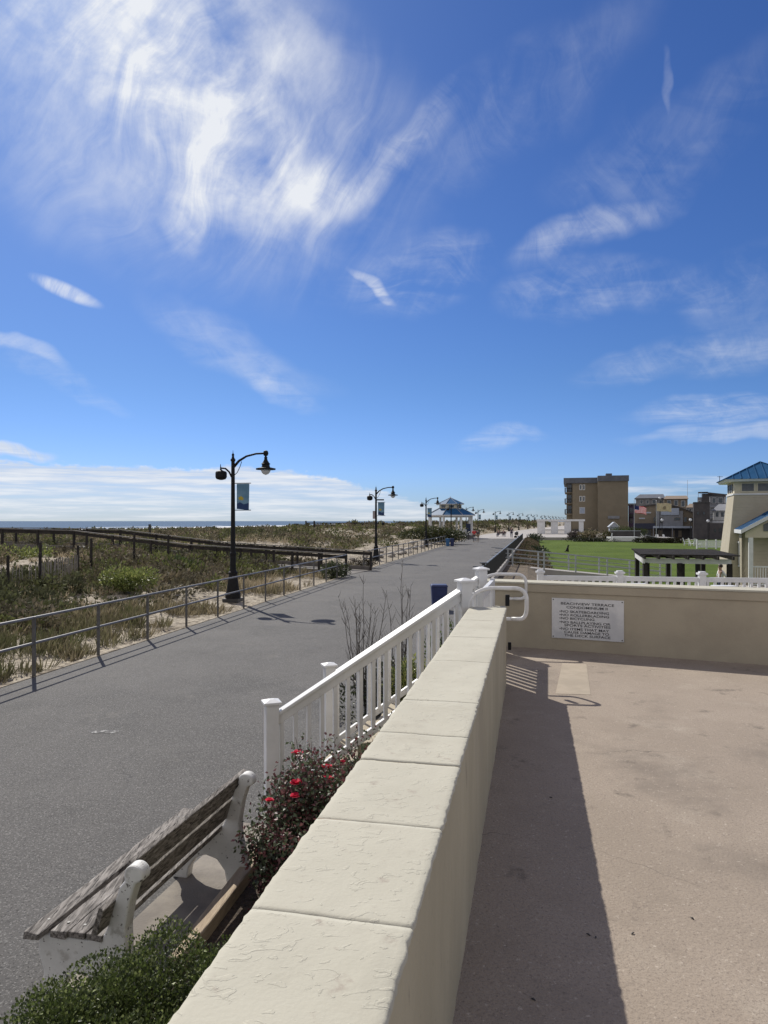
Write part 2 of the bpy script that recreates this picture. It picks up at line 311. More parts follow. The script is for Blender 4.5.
# ------------------------------------------------------------------ mesh helpers
class MB:
    def __init__(s): s.v = []; s.f = []; s.m = []
    def add(s, vs, fs, mi=0):
        o = len(s.v); s.v += [tuple(v) for v in vs]; s.f += [tuple(i + o for i in f) for f in fs]; s.m += [mi] * len(fs); return s
    def box(s, c, size, rz=0, mi=0, M_=None):
        hx, hy, hz = (k / 2 for k in size)
        m = Matrix.Translation(c) @ Matrix.Rotation(rz, 4, 'Z')
        if M_ is not None: m = M_
        vs = [m @ Vector((x * hx, y * hy, z * hz)) for z in (-1, 1) for y in (-1, 1) for x in (-1, 1)]
        return s.add(vs, [(0, 2, 3, 1), (4, 5, 7, 6), (0, 1, 5, 4), (1, 3, 7, 5), (3, 2, 6, 7), (2, 0, 4, 6)], mi)
    def bar(s, a, b, w, h, mi=0, plumb=True):        # square bar from a to b; h is measured up
        a, b = Vector(a), Vector(b); d = b - a
        up = Vector((0, 0, 1)); side = d.cross(up)
        if side.length < 1e-6: side = Vector((1, 0, 0))
        side.normalize(); u2 = up if plumb and abs(d.normalized().z) < .9 else side.cross(d).normalized()
        vs = []
        for p in (a, b):
            for i, j in ((-1, -1), (1, -1), (1, 1), (-1, 1)): vs.append(p + side * (i * w / 2) + u2 * (j * h / 2))
        return s.add(vs, [(0, 3, 2, 1), (4, 5, 6, 7), (0, 1, 5, 4), (1, 2, 6, 5), (2, 3, 7, 6), (3, 0, 4, 7)], mi)
    def tube(s, pts, r, n=8, mi=0, cap=True):
        pts = [Vector(p) for p in pts]; rs = r if hasattr(r, '__len__') else [r] * len(pts)
        o = len(s.v); u = None; fs = []
        for i, p in enumerate(pts):
            d = (pts[min(i + 1, len(pts) - 1)] - pts[max(i - 1, 0)])
            d = d.normalized() if d.length > 1e-9 else Vector((0, 0, 1))
            if u is None: u = d.orthogonal().normalized()
            u = (u - d * u.dot(d)); u = u.normalized() if u.length > 1e-6 else d.orthogonal().normalized()
            w = d.cross(u)
            for k in range(n):
                t = 2 * math.pi * k / n; s.v.append(tuple(p + (u * math.cos(t) + w * math.sin(t)) * rs[i]))
        for i in range(len(pts) - 1):
            for k in range(n):
                k2 = (k + 1) % n; fs.append((o + i * n + k, o + i * n + k2, o + (i + 1) * n + k2, o + (i + 1) * n + k))
        if cap: fs.append(tuple(o + k for k in range(n))[::-1]); fs.append(tuple(o + (len(pts) - 1) * n + k for k in range(n)))
        s.f += fs; s.m += [mi] * len(fs); return s
    def lathe(s, c, prof, n=16, mi=0, ax=None):      # prof: (r, z) list
        c = Vector(c); o = len(s.v); fs = []
        for r, z in prof:
            for k in range(n):
                t = 2 * math.pi * (k + .5) / n; s.v.append((c.x + r * math.cos(t), c.y + r * math.sin(t), c.z + z))
        for i in range(len(prof) - 1):
            for k in range(n):
                k2 = (k + 1) % n; fs.append((o + i * n + k, o + i * n + k2, o + (i + 1) * n + k2, o + (i + 1) * n + k))
        fs.append(tuple(o + k for k in range(n))[::-1]); fs.append(tuple(o + (len(prof) - 1) * n + k for k in range(n)))
        s.f += fs; s.m += [mi] * len(fs); return s
    def prism(s, poly, z0, z1, mi=0):                # plan polygon (counter-clockwise), extruded up
        n = len(poly); vs = [(p[0], p[1], z0) for p in poly] + [(p[0], p[1], z1) for p in poly]
        return s.add(vs, [tuple(range(n))[::-1], tuple(range(n, 2 * n))] + [(i, (i + 1) % n, n + (i + 1) % n, n + i) for i in range(n)], mi)
    def slab(s, a, b, mi=0):                         # two matching polygons joined into a solid
        n = len(a)
        return s.add(list(a) + list(b), [tuple(range(n))[::-1], tuple(range(n, 2 * n))] + [(i, (i + 1) % n, n + (i + 1) % n, n + i) for i in range(n)], mi)
    def build(s, name, mats, parent=None, smooth=False, bevel=0, loc=None, col=None):
        me = bpy.data.meshes.new(name); off = Vector(loc) if loc is not None else (parent.location if parent is not None and not parent.get('_local') else Vector((0, 0, 0)))
        if parent is not None and parent.get('_off'): off = Vector(parent['_off'])
        me.from_pydata([(v[0] - off.x, v[1] - off.y, v[2] - off.z) for v in s.v], [], s.f)
        mats = mats if isinstance(mats, (list, tuple)) else [mats]
        for m in mats: me.materials.append(M[m] if isinstance(m, str) else m)
        if len(mats) > 1: me.polygons.foreach_set('material_index', s.m)
        if smooth: me.polygons.foreach_set('use_smooth', [True] * len(me.polygons))
        me.update()
        bm = bmesh.new(); bm.from_mesh(me); bmesh.ops.recalc_face_normals(bm, faces=bm.faces); bm.to_mesh(me); bm.free()
        o = bpy.data.objects.new(name, me); C.objects.link(o)
        if loc is not None: o.location = loc
        if parent is not None: o.parent = parent
        if parent is not None and parent.get('_off'): o['_off'] = parent['_off']
        elif parent is not None: o['_off'] = list(parent.location) if not parent.get('_local') else [0, 0, 0]
        if bevel:
            b = o.modifiers.new('bevel', 'BEVEL'); b.width = bevel; b.segments = 2; b.limit_method = 'ANGLE'
        return o
def tag(o, label, cat, group=None):
    o['label'] = label; o['category'] = cat
    if group: o['group'] = group
    return o
def thing(name, label, cat, loc=(0, 0, 0), group=None, local=False):
    o = bpy.data.objects.new(name, None); C.objects.link(o); o.location = loc; o.empty_display_size = .2
    if local: o['_local'] = 1
    return tag(o, label, cat, group)
def struct(o): o['kind'] = 'structure'; return o
def stuff(o): o['kind'] = 'stuff'; return o
def copy_tree(o, parent=None):
    c = o.copy(); C.objects.link(c); c.parent = parent
    for ch in list(o.children): copy_tree(ch, c)
    return c
def PX(x, Y): return (x - 384) / F * Y
def PZ(y, Y): return EYE - (y - 521) / F * Y
def lerp(a, b, t): return a + (b - a) * t
def interp(x, xs, ys): return float(np.interp(x, xs, ys))

def leaf_mesh(name, P, N_, size, cols, matname, parent=None, aspect=.55, fold=.25, loc=(0, 0, 0), up=None):
    """many small folded leaves: P positions (n,3), N_ leaf axis directions, size (n,), cols (n,3)"""
    n = len(P); ax = N_ / np.linalg.norm(N_, axis=1)[:, None]
    t = rng.normal(size=(n, 3)); side = np.cross(ax, t); side /= np.linalg.norm(side, axis=1)[:, None] + 1e-9
    nor = np.cross(ax, side)
    L = size[:, None]; W = L * aspect * .5
    v = np.empty((n, 4, 3)); v[:, 0] = P; v[:, 1] = P + ax * L * .5 + side * W + nor * L * fold * .4
    v[:, 2] = P + ax * L; v[:, 3] = P + ax * L * .5 - side * W + nor * L * fold * .4
    me = bpy.data.meshes.new(name); vv = (v.reshape(-1, 3) - np.array(loc)).astype(np.float32)
    me.vertices.add(n * 4); me.vertices.foreach_set('co', vv.ravel())
    idx = np.arange(n) * 4
    tri = np.stack([idx, idx + 1, idx + 2, idx, idx + 2, idx + 3], 1).reshape(-1)
    me.loops.add(n * 6); me.loops.foreach_set('vertex_index', tri.astype(np.int32))
    me.polygons.add(n * 2); me.polygons.foreach_set('loop_start', (np.arange(n * 2) * 3).astype(np.int32))
    me.update(calc_edges=True)
    ca = me.color_attributes.new('Col', 'FLOAT_COLOR', 'POINT')
    cc = np.ones((n, 4, 4), np.float32); cc[:, :, :3] = np.asarray(cols)[:, None, :]
    ca.data.foreach_set('color', cc.ravel()); me.materials.append(M[matname]); me.validate()
    o = bpy.data.objects.new(name, me); C.objects.link(o); o.location = loc
    if parent is not None: o.parent = parent; o.location = Vector(loc) - parent.location
    return o
def pal(n, cols, w=None, jit=.25):
    c = np.array(cols)[rng.choice(len(cols), n, p=w)]; return np.clip(c * (1 + rng.normal(size=(n, 1)) * jit), .004, 1)
def unit(n):
    v = rng.normal(size=(n, 3)); return v / np.linalg.norm(v, axis=1)[:, None]

# ------------------------------------------------------------------ where things run
D = Vector((.2068, .9784, 0)); Rr = Vector((.9784, -.2068, 0))     # along the terrace wall, and to its right
def WP(a, b, z=0): return D * a + Rr * b + Vector((0, 0, z))
YL = [-30, 12.4, 37.7, 49, 72.6, 97, 121, 146, 170, 194, 218, 243, 267, 291, 340, 388, 436, 700]
XL = [-14.1, -6.18, -1.45, .75, 5.55, 10.5, 15.5, 21.0, 28.2, 35.8, 43.3, 51.1, 58.5, 66.8, 82, 97.5, 113, 196]
def roadL(Y): return interp(Y, YL, XL)
def roadR(Y): return interp(Y, [-30, 27, 43, 95, 120, 700], [-7.9, 3.94, 7.46, 18.9, 24.6, 260])
DZ = 1.10; WT_Z = 1.90; FW_Z = 1.98                                # deck, left wall top, far wall top
P1, P2 = Vector((1.93, 9.40, 0)), Vector((4.53, 8.25, 0)); Ev = (P2 - P1).normalized(); Nv = Vector((-Ev.y, Ev.x, 0))

# ------------------------------------------------------------------ ground, dunes, sea, road
def ground():
    m = MB(); ys = [-60, 0, 10, 20, 30, 45, 60, 80, 100, 120, 150, 200, 260, 340, 440, 700]
    vs = []
    for y in ys: vs += [(roadR(y) - 3, y, -1.16), (3000, y, -1.16)]
    m.add(vs, [(2 * i, 2 * i + 1, 2 * i + 3, 2 * i + 2) for i in range(len(ys) - 1)])
    m.add([(190, 700, -1.16), (3000, 700, -1.16), (3000, 4000, -1.16), (1000, 4000, -1.16)], [(0, 1, 2, 3)])
    struct(m.build('ground', 'ground'))
    # road slab
    m = MB(); ys = list(range(-20, 480, 4)); L = [(roadL(y) - .12, y) for y in ys]; Rt = [(roadR(y), y) for y in ys]
    ya = [y for y in ys if y <= 112]; k = len(ya)
    m2 = MB()
    for mm, i0, i1 in ((m, 0, k), (m2, k - 1, len(ys))):
        n = i1 - i0; vs = []
        for i in range(i0, i1):
            vs += [(L[i][0], L[i][1], 0), (Rt[i][0], Rt[i][1], 0), (L[i][0], L[i][1], -1.5), (Rt[i][0], Rt[i][1], -1.5)]
        fs = []
        for i in range(n - 1):
            a = 4 * i; b = a + 4; fs += [(a, a + 1, b + 1, b), (a, b, b + 2, a + 2), (a + 1, a + 3, b + 3, b + 1)]
        mm.add(vs, fs)
    struct(m.build('promenade_road', 'asphalt'))
    struct(m2.build('promenade_paving', 'paving'))
    # plaza at the far end of the lawn
    m = MB(); m.prism([(roadR(120) - .5, 120), (49, 118), (49, 172), (roadR(172) - .5, 172)], -1.3, .004)
    struct(m.build('plaza', ['paving']))
    m = MB(); c = Vector((PX(104, 9.3), 9.3, .004)); m.add([c + Vector((math.cos(k * .785) * (.20 + .05 * math.sin(k * 2.3)), math.sin(k * .785) * .085 * (1 + .5 * math.sin(k * 3)), 0)) for k in range(8)], [tuple(range(8))])
    struct(m.build('road_marking', mat('worn white paint', (.34, .34, .33), .9, (.09, .088, .086), 13, lo=.42, hi=.52)))
    # sandy joint strip beside the road (edge boards)
    m = MB()
    for y0, y1 in ((-10, 35.4), (41.5, 112)):
        yy = np.arange(y0, y1, 3.0); vs = []
        for y in yy: vs += [(roadL(y) - .12, y, .012), (roadL(y) - .24, y, .012), (roadL(y) - .12, y, -.3), (roadL(y) - .24, y, -.3)]
        fs = []
        for i in range(len(yy) - 1):
            a = 4 * i; b = a + 4; fs += [(a, a + 1, b + 1, b), (a, b, b + 2, a + 2), (a + 1, a + 3, b + 3, b + 1)]
        m.add(vs, fs)
    struct(m.build('kerb', 'sand'))
    # soil of the bed beside the terrace wall, and pad under the bench
    m = MB(); m.prism([(-1.9, 1.0), (0.4, 1.0), (.9, 6.6), (-.80, 6.6), (-1.13, 4.8), (-1.30, 3.9)], -.3, .055)
    struct(m.build('planting_bed', 'soil'))
    m = MB(); m.add([(-2.15, 3.35, .006), (-1.2, 3.3, .006), (-.72, 6.35, .006), (-1.35, 6.5, .006)], [(0, 1, 2, 3)])
    M['pad'] = mat('sandy pad', (.30, .27, .23), .95, (.2, .18, .16), 2.5, bump=.5, bscale=60, bdist=.008)
    struct(m.build('path', 'pad'))
ground()

def hN(x, y, s, seed=0): return mn.noise(Vector((x * s + seed, y * s - seed, seed * .37)))
def dune_z(X, Y):
    s = (roadL(Y) - X) * .98
    base = -.06 + .32 * min(1, max(0, (s - 1.0)) / 8)
    near = interp(Y, [0, 22, 38, 60, 120, 200, 500], [.35, .55, .95, 1.0, 1.55, 1.8, 2.0])       # the part nearest the promenade
    far = interp(Y, [0, 22, 38, 60, 90, 120, 200, 500], [.35, .55, .95, .85, .65, .35, -.3, -.6])
    crest = lerp(near, far, interp(s, [26, 38], [0, 1]))
    up = interp(s, [0, 5, 13, 40, 75, 100, 130, 270, 300], [0, .1, .9, 1, 1, .6, 0, 0, 0])
    z = base * (1 - up) + crest * up
    z += interp(s, [0, 1.0, 4, 90, 130], [0, .02, 1, 1, .2]) * (.30 * hN(X, Y, .13, 3) + .14 * hN(X, Y, .5, 5)) * interp(Y, [0, 40, 90], [.7, .8, 1.6])
    z += interp(s, [0, .6, 3, 40], [0, .7, 1, 1]) * (.10 * hN(X, Y, 1.1, 2) + .07 * hN(X, Y, 2.6, 6))
    # sandy mound by the second and third lamps
    z += .55 * math.exp(-((s - 3.2) / 2.0) ** 2) * interp(Y, [43, 50, 78, 90], [0, 1, 1, 0]) * (.7 + .6 * hN(X, Y, .6, 8))
    z -= interp(s, [95, 135, 262, 300], [0, 1.3, 2.3, 3.6]) * 1.0
    # the beach access cuts through level
    q = Vector((X + 1.35, Y - 38.2)); t = -q.x * .98 + q.y * .2; w = abs(q.x * .2 + q.y * .98)
    if w < 2.6 and -1 < t < 6: z = lerp(z, -.05, min(1, (2.6 - w) / .8) * interp(t, [0, 4, 6], [1, 1, 0]))
    return z
def dunes():
    ss = np.concatenate([np.linspace(.2, 12, 50), np.linspace(12.5, 50, 70), np.linspace(52, 130, 40), np.linspace(140, 300, 14)])
    ys = np.concatenate([np.linspace(-20, 8, 8), np.linspace(9, 45, 90), np.linspace(46, 110, 80), np.linspace(113, 300, 50), np.linspace(320, 1400, 24)])
    vs = []; 
    for y in ys:
        for s in ss:
            x = roadL(y) - s / .98; vs.append((x, y, dune_z(x, y)))
    n = len(ss); fs = [(j * n + i, j * n + i + 1, (j + 1) * n + i + 1, (j + 1) * n + i) for j in range(len(ys) - 1) for i in range(n - 1)]
    m = MB(); m.add(vs, fs); struct(m.build('dunes', 'sand', smooth=True))
    m = MB(); m.add([(-30000, -3000, -2.9), (8000, -3000, -2.9), (8000, 30000, -2.9), (-30000, 30000, -2.9)], [(0, 1, 2, 3)])
    struct(m.build('sea', 'sea'))
dunes()

def vegetation():
    # grass and scrub covering the dunes: nobody could count it
    def field(n, y0, y1, power=1.0):
        out = []
        while len(out) < n:
            Y = y0 + (y1 - y0) * random.random() ** power
            xl = -.62 * Y - 3; xr = roadL(Y) - .5
            X = xr - (xr - xl) * random.random()
            s = roadL(Y) - X
            if s > 105: continue
            dens = .52 + 1.6 * hN(X, Y, .22, 1) + .9 * hN(X, Y, .8, 4)
            if s < 2.4: dens -= .30 * (2.4 - s) / 1.6
            if s < 6.5 and 44 < Y < 85: dens -= .75
            q = Vector((X + 1.35, Y - 38.2)); w = abs(q.x * .2 + q.y * .98); t = -q.x * .98 + q.y * .2
            if w < 2.2 and t < 7: continue
            if dens > random.random() * 1.0: out.append((X, Y))
        return out
    P, A, S, K = [], [], [], []
    straw = [(.46, .39, .27), (.35, .30, .20), (.26, .225, .145), (.20, .185, .105), (.15, .155, .075)]
    for (X, Y) in field(7500, 9, 48) + field(7000, 46, 190, 1.1) + field(1800, 190, 420):
        z = dune_z(X, Y); k = 1 if Y < 46 else 1.35 + Y / 110
        tone = hN(X, Y, .16, 12) + .35 * hN(X, Y, .7, 14)
        base = np.array(straw[int(np.clip(2.2 - tone * 4.5 + random.gauss(0, .7), 0, 4))])
        nb = 15 if Y < 46 else (9 if Y < 190 else 14); H = random.uniform(.16, .42) * min(k, 1.5)
        for _ in range(nb):
            a = random.uniform(0, 6.28); sp = random.uniform(0, .16) * k
            P.append((X + math.cos(a) * sp, Y + math.sin(a) * sp, z - .03)); l = random.uniform(.15, .75)
            A.append((math.cos(a) * l + .15, math.sin(a) * l, 1)); S.append(H * random.uniform(.6, 1.2)); K.append(base * random.uniform(.6, 1.4))
    o = leaf_mesh('dune_grass', np.array(P), np.array(A), np.array(S), np.array(K), 'leafmatt', aspect=.085, fold=.1)
    stuff(tag(o, 'dry straw coloured and green grass tufts covering the sandy dunes', 'grass'))
    # low scrub (bayberry) masses
    P, A, S, K = [], [], [], []
    sc_ = [(.09, .095, .05), (.12, .13, .055), (.115, .105, .07), (.19, .16, .11), (.15, .165, .06), (.135, .12, .08)]
    for (X, Y) in field(700, 13, 48) + field(1900, 46, 200, 1.15) + field(900, 200, 430):
        z = dune_z(X, Y); s = roadL(Y) - X
        if s < 3.5: continue
        w = random.uniform(.35, .85) * (1 + Y / 200); h = random.uniform(.25, .62) * (1 + Y / 260)
        base = np.array(sc_[int(np.clip(2.5 + hN(X, Y, .11, 22) * 5 + random.gauss(0, 1.2), 0, 5))]); nl = int(110 if Y < 46 else 46)
        u = unit(nl); u[:, 2] = abs(u[:, 2]); rr = rng.uniform(.45, 1.08, (nl, 1))
        p = u * rr * np.array([w, w, h]) + np.array([X, Y, z]); P.append(p); A.append(u + unit(nl) * .9)
        S.append(rng.uniform(.06, .15, nl) * (1 + Y / 45)); K.append(base * rng.uniform(.55, 1.5, (nl, 1)))
    o = leaf_mesh('dune_scrub', np.concatenate(P), np.concatenate(A), np.concatenate(S), np.concatenate(K), 'leafmatt', aspect=.5)
    stuff(tag(o, 'low olive and brown bayberry scrub spread over the dunes', 'scrub'))
vegetation()

def bush(name, label, X, Y, z, w, d, h, n, cols, ls=.09, cat='bush', group=None, lumps=7, matname='leaf', weights=None, asp=.5):
    t = thing(name, label, cat, (X, Y, z), group)
    P, A, S = [], [], []
    for i in range(lumps):
        cx, cy = random.uniform(-.55, .55) * w, random.uniform(-.55, .55) * d; cz = random.uniform(.25, .6) * h
        r = random.uniform(.38, .6); k = n // lumps
        u = unit(k); rr = rng.uniform(.35, 1.1, (k, 1)) ** .6
        p = u * rr * np.array([w * r, d * r, h * r * .85]) + np.array([X + cx, Y + cy, z + cz]); p[:, 2] = np.maximum(p[:, 2], z + .02)
        P.append(p); A.append(u + unit(k) * .8 + np.array([0, 0, .4])); S.append(rng.uniform(.6, 1.3, k) * ls)
    P = np.concatenate(P); A = np.concatenate(A); S = np.concatenate(S)
    leaf_mesh('foliage', P, A, S, pal(len(P), cols, weights), matname, t, aspect=asp, loc=(X, Y, z))
    m = MB()
    for i in range(9):
        a = random.uniform(0, 6.28); r = random.uniform(.2, .6)
        m.tube([(X, Y, z - .05), (X + math.cos(a) * w * r * .4, Y + math.sin(a) * d * r * .4, z + h * .4), (X + math.cos(a) * w * r, Y + math.sin(a) * d * r, z + h * .8)], [.02, .013, .005], 5)
    m.build('stem', 'twig', t)
    return t
G_ = [(.21, .25, .07), (.15, .19, .05), (.30, .32, .11)]
bush('dune_bush', 'bright yellow green round bush behind the metal railing', PX(135, 25.5), 25.5, .28, 1.2, .9, .78, 5200, G_, .10, lumps=14)
bush('dune_bush', 'small yellow green bush at the far left below the dark walkover rail', PX(24, 36), 36, .6, 1.5, 1.0, .95, 1600, G_, .13)
bush('dune_bush', 'olive bush left of centre among the dune grass', PX(88, 31), 31, .3, 1.3, .9, .7, 1500, [(.09, .11, .035), (.06, .08, .03)], .12)
bush('dune_bush', 'olive bush under the walkover ramp near the first lamp', PX(185, 33), 33, .35, 1.1, .9, .8, 1500, [(.10, .14, .035), (.06, .085, .03)], .12)
bush('dune_bush', 'dark green bush at the corner of the railing by the beach entrance', PX(338, 34.2) - .3, 34.6, 0, .95, .7, .95, 2200, [(.045, .06, .025), (.07, .09, .03)], .09)
bush('dune_bush', 'dark brown low bush across the beach entrance below the second lamp', PX(362, 41), 41.6, 0, 1.0, .5, .62, 1500, [(.04, .032, .022), (.06, .05, .03)], .09)
bush('hedge', 'long dark hedge in front of the blue roofed gazebo', PX(434, 84), 84, .35, 4.6, 2.2, 1.75, 4500, [(.04, .055, .02), (.06, .07, .025), (.08, .08, .03)], .26, cat='hedge', lumps=12)
for (x, y, Y, w) in [(255, 545, 38, .28)]:
    pass

# ------------------------------------------------------------------ terrace: deck, walls
def slab_poly():
    c0 = WP(-4, -.44); c1 = WP(7.4, -.44)
    return c0, c1
def terrace():
    m = MB()
    top_l = Vector((.86, 7.50, 0)); top_r = Vector((1.31, 9.38, 0))
    pl = [WP(-4, -.44), WP(-4, 14), P1 + Ev * 13 + Nv * .15, P1 - Ev * .72 + Nv * .15, top_r, WP(7.38, -.44)]
    m.prism([(p.x, p.y) for p in pl], -1.3, DZ)
    struct(m.build('deck_floor', 'deck'))
    m = MB()
    m.prism([(PX(x, 1) * 0 + x, y) for x, y in [(1.685, 6.88), (2.02, 6.84), (2.40, 8.30), (2.13, 8.36)]], DZ - .02, DZ + .003)
    struct(m.build('floor_patch', 'patch'))
    # left parapet wall
    w = thing('parapet_wall', 'thick cream stucco parapet wall running beside the camera with a stone coping', 'wall', WP(3, -.45, 0))
    m = MB()
    na = 90; zs = np.linspace(-.3, WT_Z - .016, 24)
    def side(b, sgn):
        vs = []; aa = np.linspace(-4, 7.4, 180)
        for z in zs:
            for a_ in aa:
                p = WP(a_, b + sgn * .004 * (mn.noise(Vector((a_ * 5, z * 5, b))) + .5 * mn.noise(Vector((a_ * 17, z * 17, b)))), z); vs.append(p)
        n = len(aa); m.add(vs, [(j * n + i, j * n + i + 1, (j + 1) * n + i + 1, (j + 1) * n + i) for j in range(len(zs) - 1) for i in range(n - 1)])
    side(-.262, 1); side(-.638, -1)
    m.add([WP(7.4, -.262, -.3), WP(7.4, -.638, -.3), WP(7.4, -.638, WT_Z - .016), WP(7.4, -.262, WT_Z - .016)], [(0, 1, 2, 3)])
    m.add([WP(-4, -.262, -.3), WP(-4, -.638, -.3), WP(-4, -.638, WT_Z - .016), WP(-4, -.262, WT_Z - .016)], [(0, 1, 2, 3)])
    m.add([WP(-4, -.262, WT_Z - .016), WP(-4, -.638, WT_Z - .016), WP(7.4, -.638, WT_Z - .016), WP(7.4, -.262, WT_Z - .016)], [(0, 1, 2, 3)])
    m.build('wall_body', 'stucco', w, smooth=True)
    joints = [-4, -3.2, -2.4, -1.6, -.9, -.3, .10, .56, 1.04, 1.53, 2.04, 2.575, 2.92, 3.48, 4.50, 5.45, 6.4, 7.41]
    for j in range(len(joints) - 1):
        a0, a1 = joints[j] + .0007, joints[j + 1] - .0007
        if a1 < -1.0 and j > 2: pass
        fine = a0 > .2
        na = max(3, int((a1 - a0) / (.016 if fine else .08))); nb = 26 if fine else 6
        m = MB(); vs = []; dz0 = random.uniform(-.002, .002); b0, b1 = -.642, -.258
        prof = [(0, -.017), (0, -.008), (.0015, -.0035), (.006, -.0008)] + [(t, 0) for t in np.linspace(.02, .364, nb)] + [(.378, -.0008), (.3825, -.0035), (.384, -.008), (.384, -.017)]
        for i in range(na + 1):
            a_ = lerp(a0, a1, i / na); edge = min(a_ - a0, a1 - a_)
            for (bb, zz) in prof:
                e = max(0, .004 - edge) * .5
                rag = 0
                if zz < -.0001:
                    rag = .004 * mn.noise(Vector((a_ * 13, bb * 3, zz * 10))) + .004 * mn.noise(Vector((a_ * 37, bb, zz * 40))) + .003 * mn.noise(Vector((a_ * 80, bb, 7))); rag -= .008 * max(0, mn.noise(Vector((a_ * 21, bb, 2.5))) - .35)
                    rag *= (1 if bb > .2 else -1)
                zn = .003 * mn.noise(Vector((a_ * 5, bb * 6, 3))) + .0006 * mn.noise(Vector((a_ * 25, bb * 30, 3)))
                q = mn.noise(Vector((a_ * 11 + 4, bb * 17, 8.))) + .5 * mn.noise(Vector((a_ * 27, bb * 38, 2.)))
                if zz > -.003: zn += .0012 * min(1, max(0, (q - .36) / .12))
                if bb < .03 or bb > .354: zn -= .003 * abs(mn.noise(Vector((a_ * 40, bb * 3, 1))))
                vs.append(WP(a_, b0 + bb + rag, WT_Z + zz + zn + dz0 - e))
        n = len(prof)
        fs = [(i * n + k, i * n + k + 1, (i + 1) * n + k + 1, (i + 1) * n + k) for i in range(na) for k in range(n - 1)]
        fs += [tuple(range(n)), tuple(na * n + k for k in range(n))[::-1]]
        m.add(vs, fs); m.build('coping_stone', 'coping', w, smooth=True)
    for j in range(6, len(joints) - 1):
        m = MB(); a_ = joints[j]; m.slab([WP(a_ - .004, -.636, WT_Z - .05), WP(a_ + .004, -.636, WT_Z - .05), WP(a_ + .004, -.264, WT_Z - .05), WP(a_ - .004, -.264, WT_Z - .05)],
                                       [WP(a_ - .004, -.636, WT_Z - .0035), WP(a_ + .004, -.636, WT_Z - .0035), WP(a_ + .004, -.264, WT_Z - .0035), WP(a_ - .004, -.264, WT_Z - .0035)]); m.build('mortar_joint', 'mortar', w)
    # far parapet wall
    w = thing('parapet_wall', 'lower tan parapet wall across the end of the deck, white sign fixed to it', 'wall', P1)
    def FP(t, n, z): return P1 + Ev * t + Nv * n + Vector((0, 0, z))
    m = MB(); t0, t1 = -.72, 12.6
    m.slab([FP(t0, 0, -.5), FP(t1, 0, -.5), FP(t1, .34, -.5), FP(t0, .34, -.5)], [FP(t0, 0, FW_Z - .13), FP(t1, 0, FW_Z - .13), FP(t1, .34, FW_Z - .13), FP(t0, .34, FW_Z - .13)])
    m.build('wall_body', 'sill_wall', w, bevel=.004)
    m = MB()
    m.slab([FP(t0 - .02, -.018, FW_Z - .13), FP(t1, -.018, FW_Z - .13), FP(t1, .36, FW_Z - .13), FP(t0 - .02, .36, FW_Z - .13)],
           [FP(t0 - .02, -.018, FW_Z - .025), FP(t1, -.018, FW_Z - .025), FP(t1, .36, FW_Z - .025), FP(t0 - .02, .36, FW_Z - .025)])
    m.build('coping_band', 'sill_wall', w, bevel=.006)
    m = MB()
    m.slab([FP(t0 - .03, -.03, FW_Z - .025), FP(t1, -.03, FW_Z - .025), FP(t1, .37, FW_Z - .025), FP(t0 - .03, .37, FW_Z - .025)],
           [FP(t0 - .03, -.022, FW_Z), FP(t1, -.022, FW_Z), FP(t1, .36, FW_Z), FP(t0 - .03, .36, FW_Z)])
    m.build('coping_stone', 'coping', w, bevel=.006)
    # small leftovers on the floor at the wall foot: dark debris
    # sign
    t_sign0, t_sign1 = None, None
    def on_wall(x, y):                       # the point of the far wall's face seen at photo point x
        dx = (x - 384) / F; t = (dx * P1.y - P1.x) / (Ev.x - dx * Ev.y); p = P1 + Ev * t
        return t, EYE - (y - 521) / F * p.y
    ta, za = on_wall(552, 598); tb, zb = on_wall(624, 600.5); tc_, zc = on_wall(552, 637.5); td, zd = on_wall(624, 642)
    z1 = (za + zb) / 2; z0 = (zc + zd) / 2
    s = thing('wall_sign', 'white deck rules sign with black lettering on the far parapet wall', 'sign', FP((ta + tb) / 2, 0, z0))
    m = MB(); m.slab([FP(ta, -.001, z0), FP(tb, -.001, z0), FP(tb, -.001, z1), FP(ta, -.001, z1)], [FP(ta, -.013, z0), FP(tb, -.013, z0), FP(tb, -.013, z1), FP(ta, -.013, z1)])
    m.build('board', 'signwhite', s)
    Wd, Hd = tb - ta, z1 - z0
    for (tt, zz) in ((ta + .02, z0 + .02), (tb - .02, z0 + .02), (ta + .02, z1 - .02), (tb - .02, z1 - .02)):
        m = MB(); m.tube([FP(tt, -.010, zz), FP(tt, -.017, zz)], .008, 8); m.build('screw', 'dark', s)
    lines = [('BEACHVIEW TERRACE', .875, .060, .74, .13), ('CONDOMINIUM II', .785, .060, .57, .21), ('\u2022NO SKATEBOARDING', .675, .058, .69, .11),
             ('\u2022NO ROLLERBLADING', .59, .058, .69, .11), ('\u2022NO BICYCLING', .505, .058, .49, .11), ('\u2022NO BALLPLAYING OR', .41, .058, .71, .11),
             ('SPORTS ACTIVITIES', .335, .058, .64, .18), ('\u2022NO ITEMS THAT MAY', .245, .058, .69, .11), ('CAUSE DAMAGE TO', .165, .058, .62, .18), ('THE DECK SURFACE', .085, .058, .64, .18)]
    for k, (txt, yy, hh, ww, xx) in enumerate(lines):
        cu = bpy.data.curves.new('lettering', 'FONT'); cu.body = txt; cu.size = 1; cu.extrude = .0; cu.offset = .010
        o = bpy.data.objects.new('tmp', cu); C.objects.link(o)
        dg = bpy.context.evaluated_depsgraph_get(); me = bpy.data.meshes.new_from_object(o.evaluated_get(dg)); bpy.data.objects.remove(o)
        co = np.empty(len(me.vertices) * 3); me.vertices.foreach_get('co', co); co = co.reshape(-1, 3)
        x0, x1 = co[:, 0].min(), co[:, 0].max(); y0, y1 = 0.0, .70
